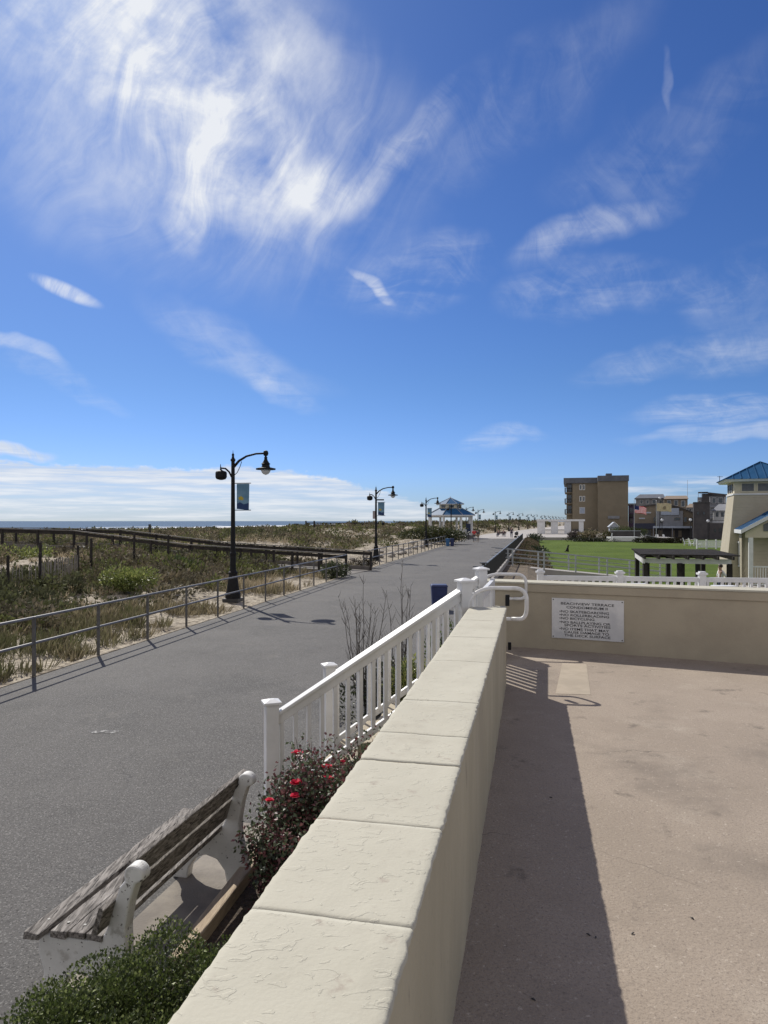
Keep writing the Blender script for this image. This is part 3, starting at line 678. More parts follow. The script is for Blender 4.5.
        mm = MB(); sx = ww * Wd / (x1 - x0); sy = hh * Hd / (y1 - y0)
        vs = [FP(ta + xx * Wd + (c[0] - x0) * sx, -.0152, z0 + (yy - hh / 2) * Hd + (c[1] - y0) * sy) for c in co]
        mm.add(vs, [tuple(p.vertices) for p in me.polygons]); lo = mm.build('lettering', 'ink', s)
    return FP
FP = terrace()

def deck_debris():
    for (x, y, r) in [(222 / 1.0, 0, 0)]: pass
    spots = [(x / 2.341 + 440, y / 2.341 + 640) for x, y in ((595, 655), (448, 690), (365, 695), (352, 693), (224, 845), (90, 540), (263, 370))]
    for i, (x, y) in enumerate(spots):
        Y = F * (EYE - DZ) / (y - 521); X = (x - 384) / F * Y
        if (Vector((X, Y, 0)).dot(Rr)) < -.25: continue
        m = MB(); c = Vector((X, Y, DZ + .002)); a = random.uniform(0, 6)
        m.tube([c, c + Vector((math.cos(a) * .009, math.sin(a) * .009, .003)), c + Vector((math.cos(a) * .018, math.sin(a) * .018, .002))], [.0015, .0035, .001], 6)
        lab = ['on the sunlit deck to the right', 'on the deck just right of the shadow edge', 'in the shadow near its edge, right of a twin', 'in the shadow near its edge, left of a twin', 'in the shadow at the bottom of the picture', 'in the shadow by the wall foot', 'in the shadow well up the deck'][i]
        tag(m.build('dead_leaf', 'dark', loc=c), 'tiny dark dead leaf ' + lab, 'leaf', 'dead leaves on the deck')
deck_debris()

# ------------------------------------------------------------------ stairs to the street with white railings
A0, A1 = Vector((-1.08, 6.72, 0)), Vector((.86, 7.46, 0))
B0, B1 = Vector((-.66, 8.45, 0)), Vector((1.29, 9.30, 0))
def stairs():
    s = thing('stairs', 'short concrete stairs from the promenade up to the deck between two white railings', 'stairs', (A0 + B0) / 2)
    n = 6; i_ = Vector((.35, .93, 0)) * .1
    for k in range(n):
        t0 = .10 + .9 * k / n; 
        a, b = A0.lerp(A1, t0) + i_, B0.lerp(B1, t0) - i_; c, d = A0.lerp(A1, 1) + i_, B0.lerp(B1, 1) - i_
        t1 = .10 + .9 * (k + 1) / n; c, d = A0.lerp(A1, t1) + i_, B0.lerp(B1, t1) - i_
        m = MB(); m.prism([(a.x, a.y), (c.x, c.y), (d.x, d.y), (b.x, b.y)], -.2, DZ * (k + 1) / (n + .0) - .01)
        m.build('step', 'greywood' if 0 else 'sill_wall', s, bevel=.01)
stairs()
def post(mb_parent, p, z0, z1, w=.125, rz=None, cap=True):
    rz = math.atan2(A1.y - A0.y, A1.x - A0.x) if rz is None else rz
    m = MB(); m.box((p.x, p.y, (z0 + z1) / 2), (w, w, z1 - z0), rz); po = m.build('post', 'white', mb_parent, bevel=.006)
    if cap:
        m = MB(); m.box((p.x, p.y, z1 + .010), (w + .045, w + .045, .022), rz)
        h = w / 2 + .022; cs, sn = math.cos(rz), math.sin(rz); z = z1 + .021
        q = [(p.x + cs * x - sn * y, p.y + sn * x + cs * y, z) for x, y in ((-h, -h), (h, -h), (h, h), (-h, h))]
        q2 = [(p.x + cs * x - sn * y, p.y + sn * x + cs * y, z + .022) for x, y in ((-.02, -.02), (.02, -.02), (.02, .02), (-.02, .02))]
        m.slab(q, q2); m.build('post_cap', 'white', po, bevel=.003)
    return po
def stair_rail(P0, P1_, label, z0b, z1b, nb):
    t = thing('stair_railing', label, 'railing', P0)
    d = (P1_ - P0)
    post(t, P0, 0, z0b + 1.03); post(t, P1_, 0 if 0 else DZ - .3, z1b + 1.0)
    def L(z0, z1, w, h, name):
        m = MB(); e = d.normalized() * .06
        m.bar(P0 + e + Vector((0, 0, z0)), P1_ - e + Vector((0, 0, z1)), w, h); m.build(name, 'white', t, bevel=.006)
    L(z0b + .93, z1b + .90, .10, .035, 'top_rail'); L(z0b + .865, z1b + .835, .05, .09, 'under_rail'); L(z0b + .10, z1b + .09, .045, .085, 'bottom_rail')
    for k in range(nb):
        q = (k + .75) / (nb + .5); p = P0.lerp(P1_, q); zb = lerp(z0b + .12, z1b + .11, q); zt = lerp(z0b + .85, z1b + .82, q)
        m = MB(); m.box((p.x, p.y, (zb + zt) / 2), (.04, .04, zt - zb), math.atan2(d.y, d.x)); m.build('baluster', 'white', t, bevel=.003)
    return t
stair_rail(A0, A1, 'nearer white stair railing whose lowest post stands behind the rose bush', .02, 1.15, 15)
stair_rail(B0, B1, 'farther white stair railing, partly hidden behind the nearer one', .02, 1.15, 15)

def arc_pts(pts, r=.08, n=5):
    out = [Vector(pts[0])]
    for i in range(1, len(pts) - 1):
        p = Vector(pts[i]); a = (Vector(pts[i - 1]) - p); b = (Vector(pts[i + 1]) - p)
        ra = min(r, a.length * .49); rb = min(r, b.length * .49)
        s, e = p + a.normalized() * ra, p + b.normalized() * rb
        for k in range(n + 1):
            t = k / n; out.append((1 - t) ** 2 * s + 2 * t * (1 - t) * p + t * t * e)
    return out + [Vector(pts[-1])]
def handrail(label, o, k0, Yn):
    """white pipe handrail whose end loops back over the deck"""
    def V(x, y, Y): return Vector((PX(x, Y), Y, PZ(y, Y)))
    Y = Yn; q = 7.5 / Yn if Yn > 8 else 1
    top = EYE - .717; low = EYE - 1.045
    x0, x1 = (PX(484, Y), PX(526, Y)) if Yn < 8 else (PX(491, Y), PX(527, Y) - .02)
    e = Vector((.94, -.12, 0)).normalized()
    pL = Vector((x0, Y, top)); pR = pL + e * (x1 - x0)
    d = Vector((-.89, -.40, -.50)); 
    lowend = pR + Vector((0, 0, low - top)) - e * .16
    far = pL + d * .20
    m = MB(); pts = arc_pts([far + Vector((0, 0, -.45)), far, pL, pR, pR + Vector((0, 0, low - top)), lowend], .13, 7)
    t = thing('handrail', label, 'handrail', Vector((pL.x, pL.y, DZ)))
    m.tube(pts, .0215, 12); m.build('loop_pipe', 'pipe', t, smooth=True)
    m = MB(); m.lathe(far + Vector((0, 0, -.47)), [(.045, 0), (.045, .02), (.025, .03)], 12); m.build('flange', 'pipe', t)
    m = MB(); m.tube([lowend, lowend - e * .10], .019, 10); m.build('bracket', 'pipe', t, smooth=True)
handrail('nearer white pipe handrail loop at the end of the parapet wall', None, 0, 7.5)
handrail('farther white pipe handrail loop beside the far parapet wall', None, 0, 9.45)
# cream bollard block and gate hardware in the opening
def gate_bits():
    t = thing('gate_pier', 'small cream pier with black latch in the stair opening', 'pier', (1.50, 8.85, DZ))
    m = MB(); m.box((1.43, 8.72, DZ + .30), (.10, .16, .60), -.2); m.build('pier', 'coping', t, bevel=.006)
    m = MB(); m.box((1.43, 8.72, DZ + .615), (.16, .22, .03), -.2); m.build('cap', 'coping', t, bevel=.006)
    m = MB(); m.box((1.335, 7.44, 1.47), (.035, .03, .08), -.2); 
    tag(m.build('door_stop', 'black', bevel=.004, loc=(1.335, 7.44, 1.47)), 'small black stop on the end of the parapet wall', 'hardware')
    m = MB(); m.box((1.315, 7.46, WT_Z + .055), (.045, .04, .12), -.2)
    tag(m.build('latch', 'black', bevel=.006, loc=(1.315, 7.46, WT_Z + .055)), 'black latch on the end of the parapet wall under the pipe loop', 'hardware')
gate_bits()
def gate():
    a, b = Vector((1.05, 7.60, 0)), Vector((1.43, 9.22, 0)); d = (b - a).normalized(); rz = math.atan2(d.y, d.x)
    t = thing('gate', 'white balustered gate closing the gap between the two parapet walls', 'gate', Vector((a.x, a.y, DZ)))
    for z, h, nm in ((.88, .10, 'top_rail'), (.14, .07, 'bottom_rail')):
        m = MB(); m.bar(a + Vector((0, 0, DZ + z)), b + Vector((0, 0, DZ + z)), .05, h); m.build(nm, 'white', t, bevel=.005)
    for k in range(11):
        p = a.lerp(b, (k + .5) / 11); m = MB(); m.box((p.x, p.y, DZ + .50), (.055, .035, .66), rz); m.build('baluster', 'white', t)
    for p in (a, b): m = MB(); m.box((p.x, p.y, DZ + .48), (.06, .06, .92), rz); m.build('stile', 'white', t, bevel=.004)
gate()

# ------------------------------------------------------------------ bench
def bench():
    fwd = Vector((-.9720, .2350, 0))                       # the way a sitter faces: the road
    al = Vector((.2350, .9720, 0)); o0 = Vector((-1.39, 3.97, 0))
    t = thing('bench', 'weathered wooden bench with chipped white concrete ends facing the promenade', 'bench', o0 + al * .7)
    def Q(a, s, z): return o0 + al * a + fwd * s + Vector((0, 0, z))
    outline = [(-.02, 0), (-.015, .10), (.02, .22), (.055, .36), (.06, .50), (.035, .64), (-.005, .76)]
    knob = [(-.045 + .055 + .062 * math.cos(R(a)), .80 + .062 * math.sin(R(a))) for a in range(200, -30, -12)]
    front = [(.10, .73), (.145, .60), (.175, .50), (.20, .445), (.235, .42), (.30, .405), (.60, .40), (.635, .36), (.63, .28), (.60, .19), (.60, .10), (.63, 0), (.50, 0), (.485, .09), (.43, .17), (.345, .205), (.25, .18), (.185, .10), (.165, 0)]
    prof = outline + knob + front
    for a in (.0, 1.47):
        m = MB(); m.slab([Q(a - .043, s, z) for s, z in prof], [Q(a + .043, s, z) for s, z in prof])
        m.build('end_support', 'whiteold', t, bevel=.014)
    def plank(name, s, z, w, th, tilt, a0=-.10, a1=1.66):
        m = MB(); c, sn = math.cos(tilt), math.sin(tilt); n = 24; vs = []
        for i in range(n + 1):
            a = lerp(a0, a1, i / n); jz = .0025 * mn.noise(Vector((a * 3, s * 9, z * 9))); 
            for (u, v) in ((-w / 2, -th / 2), (w / 2, -th / 2), (w / 2, th / 2), (-w / 2, th / 2)):
                g = .003 * mn.noise(Vector((a * 9, u * 40 + s * 7, v * 30)))
                if i in (0, n): g *= 2
                vs.append(Q(a + (g * 2.5 if i in (0, n) else 0), s + c * u - sn * v, z + sn * u + c * v + jz + g))
        fs = [(0, 1, 2, 3)[::-1], tuple(n * 4 + k for k in range(4))]
        for i in range(n):
            for k in range(4): fs.append((i * 4 + k, i * 4 + (k + 1) % 4, (i + 1) * 4 + (k + 1) % 4, (i + 1) * 4 + k))
        m.add(vs, fs); ob = m.build(name, 'wood', t, bevel=.005)
        return ob
    for k, s in enumerate((.255, .365, .475, .610)): 
        plank('seat_plank', s, .428 + (.004 if k % 2 else 0), .104, .036, 0, (-.05, -.06, -.075, -.13)[k], 1.66)
    # back planks lean with the support's front edge
    for (s, z, a0) in ((.088, .760, .05), (.140, .585, -.15)):
        plank('back_plank', s + .02, z, .158, .036, R(107), a0, 1.60)
    for a in (0, 1.47):
        for s in (.255, .365, .475, .610):
            m = MB(); m.tube([Q(a + .02, s, .446), Q(a + .02, s, .4515)], .009, 8); m.build('bolt', 'dark', t)
bench()
def timber():
    m = MB(); a, b = Vector((-1.27, 4.25, 0)), Vector((-.86, 6.45, 0)); sgm = 14; 
    m.bar(a + Vector((0, 0, .075)), b + Vector((0, 0, .075)), .10, .15)
    tag(m.build('timber_edging', 'timber', bevel=.012, loc=a), 'pale weathered timber edging the planting bed behind the bench', 'edging')
timber()

# ------------------------------------------------------------------ near planting
def hedge_near():
    t = thing('boxwood_hedge', 'low glossy dark green boxwood hedge between bench and parapet wall', 'hedge', (-.8, 3.2, .05))
    n = 48000
    cs = []
    random.seed(21)
    for _ in range(96):
        y = random.uniform(2.1, 3.68); xr = .12 + .2 * (y - 3); xl = -1.50 - .02 * (3.4 - y) + max(0, y - 3.35) * 1.3
        cs.append((random.uniform(xl, xr), y, random.uniform(.26, .36), random.uniform(.66, .80)))
    K = 2100; Ps, As = [], []
    for (x, y, r, h) in cs:
        u = unit(K); u[:, 2] = np.abs(u[:, 2]) * 1.25 - .25; rr = rng.uniform(.68, 1.02, (K, 1))
        p = u * rr * np.array([r * .8, r * .8, r * 1.2]) + np.array([x, y, h - r * 1.2 + .04]); Ps.append(p); As.append(u + unit(K) * .7)
    # skirt down to the soil on the side towards the promenade
    for _ in range(75):
        y = random.uniform(2.1, 3.6); x = -1.50 + max(0, y - 3.35) * 1.3 + random.uniform(-.10, .25); u = unit(900); Ps.append(u * np.array([.2, .2, .24]) + np.array([x, y, random.uniform(.2, .4)])); As.append(u + unit(900) * .7)
    P = np.concatenate(Ps); A = np.concatenate(As); P[:, 2] = np.maximum(P[:, 2], .06)
    cols = pal(len(P), [(.06, .085, .022), (.095, .13, .036), (.24, .28, .11), (.03, .045, .016)], [.34, .34, .18, .14], .25)
    leaf_mesh('foliage', P, A, rng.uniform(.011, .022, len(P)), cols, 'leaf', t, aspect=.68, fold=.35, loc=(-.8, 3.2, .05))
    m = MB()
    for (x, y, r, h) in cs:
        for _ in range(3): m.tube([(x, y, 0), (x + random.uniform(-.1, .1), y + random.uniform(-.1, .1), h * .8)], [.008, .004], 4)
    m.build('stem', 'twig', t)
hedge_near()
def rose_bush(label, blobs, n, flowers):
    x0, y0 = blobs[0][0], blobs[0][1]
    t = thing('rose_bush', label, 'bush', (x0, y0, .05), 'rose bushes by the parapet wall')
    Ps, As = [], []; m = MB()
    for (x, y, z, r, k) in blobs:
        for _ in range(int(11 * k)):
            e = Vector((x + random.gauss(0, r * .5), y + random.gauss(0, r * .5), z + random.gauss(.1, r * .5)))
            b = Vector((x + random.gauss(0, .06), y + random.gauss(0, .06), .05)); mid = b.lerp(e, .5) + Vector((random.gauss(0, .05), random.gauss(0, .05), .06))
            m.tube([b, mid, e], [.006, .004, .002], 4)
            for j in range(30):
                q = random.random(); p = b.lerp(mid, q) if random.random() < .3 else mid.lerp(e, q)
                c = np.array(p) + rng.normal(size=3) * .05
                g = unit(5); g[:, 2] -= .1; Ps.append(c + g * .022); As.append(g)
    P = np.concatenate(Ps); A = np.concatenate(As)
    cols = pal(len(P), [(.09, .12, .065), (.06, .08, .04), (.16, .06, .065), (.20, .09, .09), (.17, .20, .13)], [.22, .18, .25, .16, .19], .3)
    leaf_mesh('foliage', P, A, rng.uniform(.024, .044, len(P)), cols, 'leaf', t, aspect=.6, fold=.3, loc=(x0, y0, .05))
    m.build('stem', 'twig', t)
    for (fx, fy, Y) in flowers:
        c = Vector((PX(fx, Y), Y, PZ(fy, Y))); f = MB(); big = random.uniform(.75, 1.05)
        for ring, (nn, rr, up_) in enumerate(((6, .040, .5), (6, .036, 1.0), (5, .026, 1.5), (4, .013, 2.4))):
            for k in range(nn):
                rr_ = rr * big * random.uniform(.8, 1.2); a = 2 * math.pi * (k + ring * .4) / nn + random.uniform(-.3, .3); d = Vector((math.cos(a), math.sin(a), 0)); e = Vector((-d.y, d.x, 0)); z = Vector((0, 0, 1))
                tip = c + d * rr_ + z * rr_ * up_ * .6; w = rr_ * .62
                f.add([c - z * .004, c + d * rr_ * .55 - e * w + z * rr_ * up_ * .45, tip - e * w * .5, tip + e * w * .5, c + d * rr_ * .55 + e * w + z * rr_ * up_ * .45], [(0, 1, 2, 3, 4)])
        f.build('flower', 'petal', t)
rose_bush('dark red leaved rose bush in bloom beside the bench end, against the parapet wall',
          [(-.62, 5.0, .48, .24, 2.0), (-.78, 5.02, .42, .20, 2.2), (-.68, 5.35, .72, .16, 1.2), (-.45, 5.15, .75, .26, 2.4), (-.15, 5.0, .75, .30, 2), (-.70, 5.2, .66, .2, 1.2), (-.45, 4.75, .42, .26, 1.8), (-.1, 4.7, .5, .3, 1.6), (-.55, 5.42, .86, .15, 1.2), (-.3, 5.3, .82, .2, 1.6)], 9000,
          [(297, 754, 5.4), (327, 768, 5.2), (342, 763, 5.25), (296, 784, 5.1), (295, 797, 5.0), (270, 801, 5.0), (328, 779, 5.1)])
rose_bush('second rose bush without blooms behind the flowering one, near the stair railing',
          [(-.15, 5.9, .68, .22, 2), (.08, 6.1, .72, .22, 2), (.2, 5.8, .66, .26, 2), (-.3, 5.8, .60, .2, 1.6)], 5000, [])
bush('shrub', 'dark shrub in the bed just past the stair railing, under the bare twigs', -.1, 10.1, 0, .8, .7, .75, 3000, [(.03, .04, .018), (.045, .055, .022), (.02, .025, .015)], .06, lumps=8)
bush('shrub', 'cream variegated shrub seen between the white balusters', .42, 10.0, 0, .5, .4, 1.05, 2600, [(.40, .40, .17), (.25, .28, .08), (.12, .16, .04)], .06, lumps=5)
bush('shrub', 'fresh green shrub near the top of the stair railing', 1.05, 10.9, 0, .5, .5, 1.2, 1800, [(.12, .17, .05), (.07, .10, .035)], .06, lumps=5)
def twiggy(label, X, Y, H, n, spread):
    t = thing('bare_shrub', label, 'shrub', (X, Y, 0), 'bare twiggy shrubs past the stair railing'); m = MB()
    for i in range(n):
        a = random.uniform(0, 6.28); s = random.uniform(.1, 1) * spread; h = H * random.uniform(.6, 1.0)
        if i == 0: h, s = H * 1.12, .05
        p = [Vector((X + math.cos(a) * .05, Y + math.sin(a) * .05, 0))]
        for k in range(1, 6): p.append(Vector((X + math.cos(a) * s * (k / 5) ** .8 + random.gauss(0, .012), Y + math.sin(a) * s * (k / 5) ** .8 + random.gauss(0, .012), h * k / 5)))
        m.tube(p, [.010, .009, .007, .005, .004, .002], 5)
        for k in range(1, 5):
            for _ in range(4):
                b = p[k].lerp(p[k + 1], random.random()); aa = random.uniform(0, 6.28); l = random.uniform(.08, .30) * (1.15 - k * .15)
                e = b + Vector((math.cos(aa) * l * .6, math.sin(aa) * l * .6, l)); m.tube([b, b.lerp(e, .5) + Vector((0, 0, -.01)), e], [.0035, .003, .0018], 4)
    m.build('branches', 'twig', t)
twiggy('larger bare twiggy shrub rising past the stair railing', PX(362, 10.2), 10.2, 1.80, 15, .42)
twiggy('smaller bare twiggy shrub right of the larger one, in front of the blue bin', PX(401, 11.0), 11.0, 1.95, 7, .30)

# ------------------------------------------------------------------ dune side railing
def metal_railing(label, pts, spacing, hgt=1.09, zf=lambda p: 0, mat_='galv', rails=(1.06, .60), pw=.055, name='metal_railing', pm='galvpost'):
    t = thing(name, label, 'railing', (pts[0][0], pts[0][1], 0), 'promenade railings')
    # cumulative length
    P = [Vector((p[0], p[1], 0)) for p in pts]; acc = [0]
    for i in range(1, len(P)): acc.append(acc[-1] + (P[i] - P[i - 1]).length)
    def at(s): 
        return Vector((interp(s, acc, [p.x for p in P]), interp(s, acc, [p.y for p in P]), 0))
    n = spacing if isinstance(spacing, int) else max(1, round(acc[-1] / spacing)); ps = [at(acc[-1] * k / n) for k in range(n + 1)]
    for p in ps:
        m = MB(); z = zf(p); m.box((p.x, p.y, z + hgt / 2 - .06), (pw, pw, hgt + .1), .2); m.build('post', pm, t)
    for r in rails:
        m = MB(); m.tube([p + Vector((0, 0, zf(p) + r)) for p in ps], .026, 8); m.build('rail', mat_, t, smooth=True)
    return t, ps
ysA = [4, 12.4, 24, 35.6]
metal_railing('near run of grey two-rail metal railing along the dune side of the promenade', [(roadL(y) - .16, y) for y in np.linspace(6.75, 36.0, 14)], 15)
metal_railing('far run of grey metal railing along the dune side beyond the beach entrance', [(roadL(y) - .16, y) for y in np.linspace(40.0, 132, 40)], 2.3)

# ------------------------------------------------------------------ right side railing of the promenade
def right_rail():
    t = thing('picket_railing', 'dark picket railing with light top rail between promenade and lawn', 'railing', (roadR(26), 26, 0), 'promenade railings')
    ys = np.arange(25.5, 95.6, 2.33); n = len(ys)
    P = [Vector((roadR(y) - .1, y, 0)) for y in ys]
    m = MB(); m.tube([p + Vector((0, 0, 1.08)) for p in P], .035, 6); m.build('top_rail', 'lightgalv', t)
    m = MB()
    for i in range(n - 1): m.bar(P[i] + Vector((.06, 0, .14)), P[i + 1] + Vector((.06, 0, .14)), .12, .26)
    m.build('kerb', 'paving', t)
    for i in range(n):
        m = MB(); m.box((P[i].x, P[i].y, .56), (.07, .07, 1.1), .2); m.build('post', 'dark', t)
        if i < n - 1:
            m = MB(); k = 18
            for j in range(k):
                q = P[i].lerp(P[i + 1], (j + .5) / k); m.box((q.x, q.y, .66), (.018, .03, .78), .2)
            m.build('picket_panel', 'dark', t)
right_rail()
for k, (x, y, lab) in enumerate([(477, 567.3, 'lower left'), (483.5, 563.5, 'upper right')]):
    Y = 25.0 - k * -1.8; X = PX(x, Y); zt = PZ(y, Y)
    t = thing('bollard', 'dark flat topped post at the near end of the picket railing, %s of two' % lab, 'bollard', (X, Y, 0), 'dark posts at the end of the picket railing')
    m = MB(); m.box((X, Y, zt / 2), (.10, .10, zt), .2); m.build('post', 'dark', t); m = MB(); m.box((X, Y, zt + .02), (.24, .2, .04), .2); m.build('cap', 'dark', t)

# ------------------------------------------------------------------ lawn, ramp, bank
def lawn_z(y): return interp(y, [40, 55, 121], [-1.05, -1.0, -.45])
def lawn():
    ys = np.linspace(14, 120.5, 40); m = MB(); vs = []
    for y in ys:
        xl = interp(y, [14, 55, 120.5], [5.5, 13.0, 26.0]); 
        for q in np.linspace(0, 1, 12): vs.append((lerp(xl, 60 if y > 80 else 45, q), y, lawn_z(y) + .03 * hN(xl + q * 40, y, .1)))
    m.add(vs, [(j * 12 + i, j * 12 + i + 1, (j + 1) * 12 + i + 1, (j + 1) * 12 + i) for j in range(39) for i in range(11)])
    struct(m.build('lawn', 'lawn', smooth=True))
    m = MB(); vs = []
    ys = np.linspace(20, 119.5, 40)
    for y in ys:
        xl = interp(y, [14, 55, 120.5], [5.5, 13.0, 26.0]) + .05
        vs += [(roadR(y) - .02, y, -.04), (roadR(y) + (xl - roadR(y)) * .4, y, -.12), (xl, y, lawn_z(y) + .03)]
    m.add(vs, [(j * 3 + i, j * 3 + i + 1, (j + 1) * 3 + i + 1, (j + 1) * 3 + i) for j in range(39) for i in range(2)])
    struct(m.build('bank', 'slope'))
    # short lawn path by the pergola
    m = MB(); m.add([(18.0, 46.8, -1.0), (24, 45.5, -1.0), (25, 44.0, -1.0), (17, 44, -1.0)], [(0, 1, 2, 3)])
    struct(m.build('garden_path', 'paving'))
    # planting on the bank: one mass of ground cover
    P, A, S, K = [], [], [], []
    for _ in range(1500):
        y = random.uniform(46, 118); xl = interp(y, [14, 55, 120.5], [5.5, 13.0, 26.0]); x = lerp(roadR(y) + .1, xl, random.random())
        z = interp(x, [roadR(y), roadR(y) + (xl - roadR(y)) * .4, xl], [-.04, -.12, lawn_z(y)])
        k = 14; u = unit(k); u[:, 2] = abs(u[:, 2]); P.append(u * np.array([.3, .3, .14]) + np.array([x, y, z - .05])); A.append(u); S.append(rng.uniform(.12, .26, k))
        K.append(np.array(random.choice([(.16, .12, .08), (.10, .09, .05), (.06, .07, .03), (.2, .15, .11)])) * rng.uniform(.6, 1.4, (k, 1)))
    stuff(tag(leaf_mesh('ground_cover', np.concatenate(P), np.concatenate(A), np.concatenate(S), np.concatenate(K), 'leafmatt', aspect=.4), 'brown ground cover on the bank between picket railing and lawn', 'ground cover'))
    # dark slim hedge at the lawn's left rim
lawn()
for (x, y, lab) in [(534.5, 112, 'taller'), (539, 74, 'lower')]:
    bush('hedge', '%s dark hedge on the left rim of the lawn beside the bank' % lab, PX(x, y), y, lawn_z(y) + .2, .5, 6, 1.1 if y > 100 else .7, 900, [(.02, .03, .012), (.03, .045, .018)], .25, cat='hedge', lumps=8)

def ramp():
    t = thing('ramp', 'pale concrete ramp with three-rail galvanised railings dropping to the lawn', 'ramp', (8.0, 45, 0))
    def c(s, off, z=0): return Vector((7.7 + s, 45.5 + off - s * .02, z))
    def rz(s): return interp(s, [0, 1.2, 10.5], [0, -.15, -1.02])
    m = MB()
    for i in range(10):
        s0, s1 = i * 1.05, (i + 1) * 1.05
        m.slab([c(s0, -.9, -1.2), c(s1, -.9, -1.2), c(s1, .9, -1.2), c(s0, .9, -1.2)], [c(s0, -.9, rz(s0)), c(s1, -.9, rz(s1)), c(s1, .9, rz(s1)), c(s0, .9, rz(s0))])
    m.build('ramp_slab', 'paving', t)
    for side in (-.85, .85):
        for k in range(6):
            s = .5 + k * 2.0; m = MB(); z = rz(s); p = c(s, side, z); m.box((p.x, p.y, z + .53), (.09, .06, 1.1)); m.build('post', 'lightgalv', t)
        for h in ((1.06, .80, .54, .28) if side < 0 else (1.06, .54)):
            m = MB(); m.tube([c(s, side, rz(s) + h) for s in (-.6, 1.2, 4, 7, 10.5)], .026, 6); m.build('rail', 'lightgalv', t)
ramp()

# ------------------------------------------------------------------ white fence past the deck wall
def terrace_fence():
    t = thing('picket_fence', 'white vinyl balustrade fence just behind the far parapet wall', 'fence', (3, 14, .6))
    a, b = Vector((PX(470, 14.3), 14.3, 0)), Vector((PX(850, 13.2), 13.2, 0)); u = (b - a).normalized(); Lg = (b - a).length
    sp = 76.5 / F * 13.9 / u.x * 1.0; base = .63
    off = (PX(539.5, 14.15) - a.x) / u.x
    ks = [off + sp * i for i in range(0, 5)]
    for s in ks:
        p = a + u * s; m = MB(); m.box((p.x, p.y, base + .555), (.12, .12, 1.15), -.1); po = m.build('post', 'white', t)
        m = MB(); m.box((p.x, p.y, base + 1.145), (.17, .17, .035), -.1); m.box((p.x, p.y, base + 1.175), (.11, .11, .03), -.1); m.build('post_cap', 'white', po)
    for z, h, nm in ((1.03, .09, 'top_rail'), (.10, .08, 'bottom_rail')):
        m = MB(); m.bar(a + u * ks[0] + Vector((0, 0, base + z)), a + u * ks[-1] + Vector((0, 0, base + z)), .05, h); m.build(nm, 'white', t)
    for i in range(len(ks) - 1):
        n = 11; m = MB()
        for j in range(n):
            p = a + u * (ks[i] + (ks[i + 1] - ks[i]) * (j + .8) / (n + .6)); m.box((p.x, p.y, base + .56), (.045, .04, .88), -.1)
        m.build('baluster_panel', 'white', t)
terrace_fence()
def lower_terrace():
    m = MB(); m.prism([(3.2, 10.4), (16, 6.0), (17, 13.6), (1.6, 15)], -1.4, .62)
    struct(m.build('lower_terrace', 'paving'))
lower_terrace()
for i, (x, y, lab) in enumerate([(635, 584.5, 'left'), (724, 586.5, 'right')]):
    Y = 11.6; X = PX(x, Y); z = PZ(y, Y)
    t = thing('flat_post', 'short white post with a wide flat cap behind the parapet wall, %s one of two' % lab, 'post', (X, Y, .62), 'flat capped posts behind the parapet wall')
    m = MB(); m.box((X, Y, (.62 + z) / 2), (.10, .10, z - .62), -.1); m.build('post', 'white', t); m = MB(); m.box((X, Y, z), (.36, .2, .03), -.1); m.build('cap', 'white', t)

# ------------------------------------------------------------------ beach walkover
def walkover():
    t = thing('beach_walkover', 'wooden beach walkover ramp with dark handrails crossing the near dunes', 'walkover', (-1.5, 38, 0))
    dv = Vector((-.98, .2, 0)); n0 = Vector((-1.95, 36.0, 0)); f0 = Vector((-.75, 39.7, 0))
    def fz(t_): return interp(t_, [0, 8.7, 15.7, 20, 60], [0.02, .46, 1.20, 1.30, 1.3])
    seg = [0, 2.9, 5.8, 8.7, 11, 13.3, 15.7, 18, 20.3, 23, 26, 29, 32, 36]
    m = MB()
    for a, b in zip(seg[:-1], seg[1:]):
        q = [(n0 + dv * a, fz(a)), (n0 + dv * b, fz(b)), (f0 + dv * b, fz(b)), (f0 + dv * a, fz(a))]
        m.slab([(p.x, p.y, z - .14) for p, z in q], [(p.x, p.y, z) for p, z in q])
    m.build('walkway', 'greywood', t)
    for o in (n0, f0):
        far = o is f0
        for h, w, hh, mt in ((1.06, .15, .05, 'greywood'), (.92, .05, .17, 'darkwood'), (.10, .05, .20, 'greywood')):
            m = MB()
            for a, b in zip(seg[:-1], seg[1:]): m.bar(o + dv * a + Vector((0, 0, fz(a) + h)), o + dv * b + Vector((0, 0, fz(b) + h)), w, hh)
            m.build('rail' if h > .2 else 'edge_board', mt, t)
        for a in seg + [1.45, 4.35, 7.2]:
            p = o + dv * a; m = MB(); zb = dune_z(p.x, p.y) - .3; zt = fz(a) + 1.04; m.box((p.x, p.y, (zb + zt) / 2), (.11, .11, zt - zb), -.2); m.build('post', 'darkwood', t)
walkover()
def far_walkover():
    Y = 118; t = thing('beach_walkover', 'distant dark walkover rail on the dune crest against the sea', 'walkover', (PX(340, Y), Y, 1.5))
    m = MB(); z1 = PZ(522.9, Y)
    m.bar((PX(306, Y), Y, z1 - .02), (PX(378, Y), Y + 4, z1 - .05), .15, .16); m.bar((PX(306, Y), Y, z1 - .5), (PX(378, Y), Y + 4, z1 - .5), .1, .12); m.build('rail', 'darkwood', t)
    for k in range(10):
        q = k / 9; x = lerp(PX(306, Y), PX(378, Y), q); y = Y + 4 * q; m = MB(); zt = z1 + (.35 if k in (0, 1) else 0); m.box((x, y, zt - 1.0), (.25, .2, 2.0)); m.build('post', 'darkwood', t)
far_walkover()
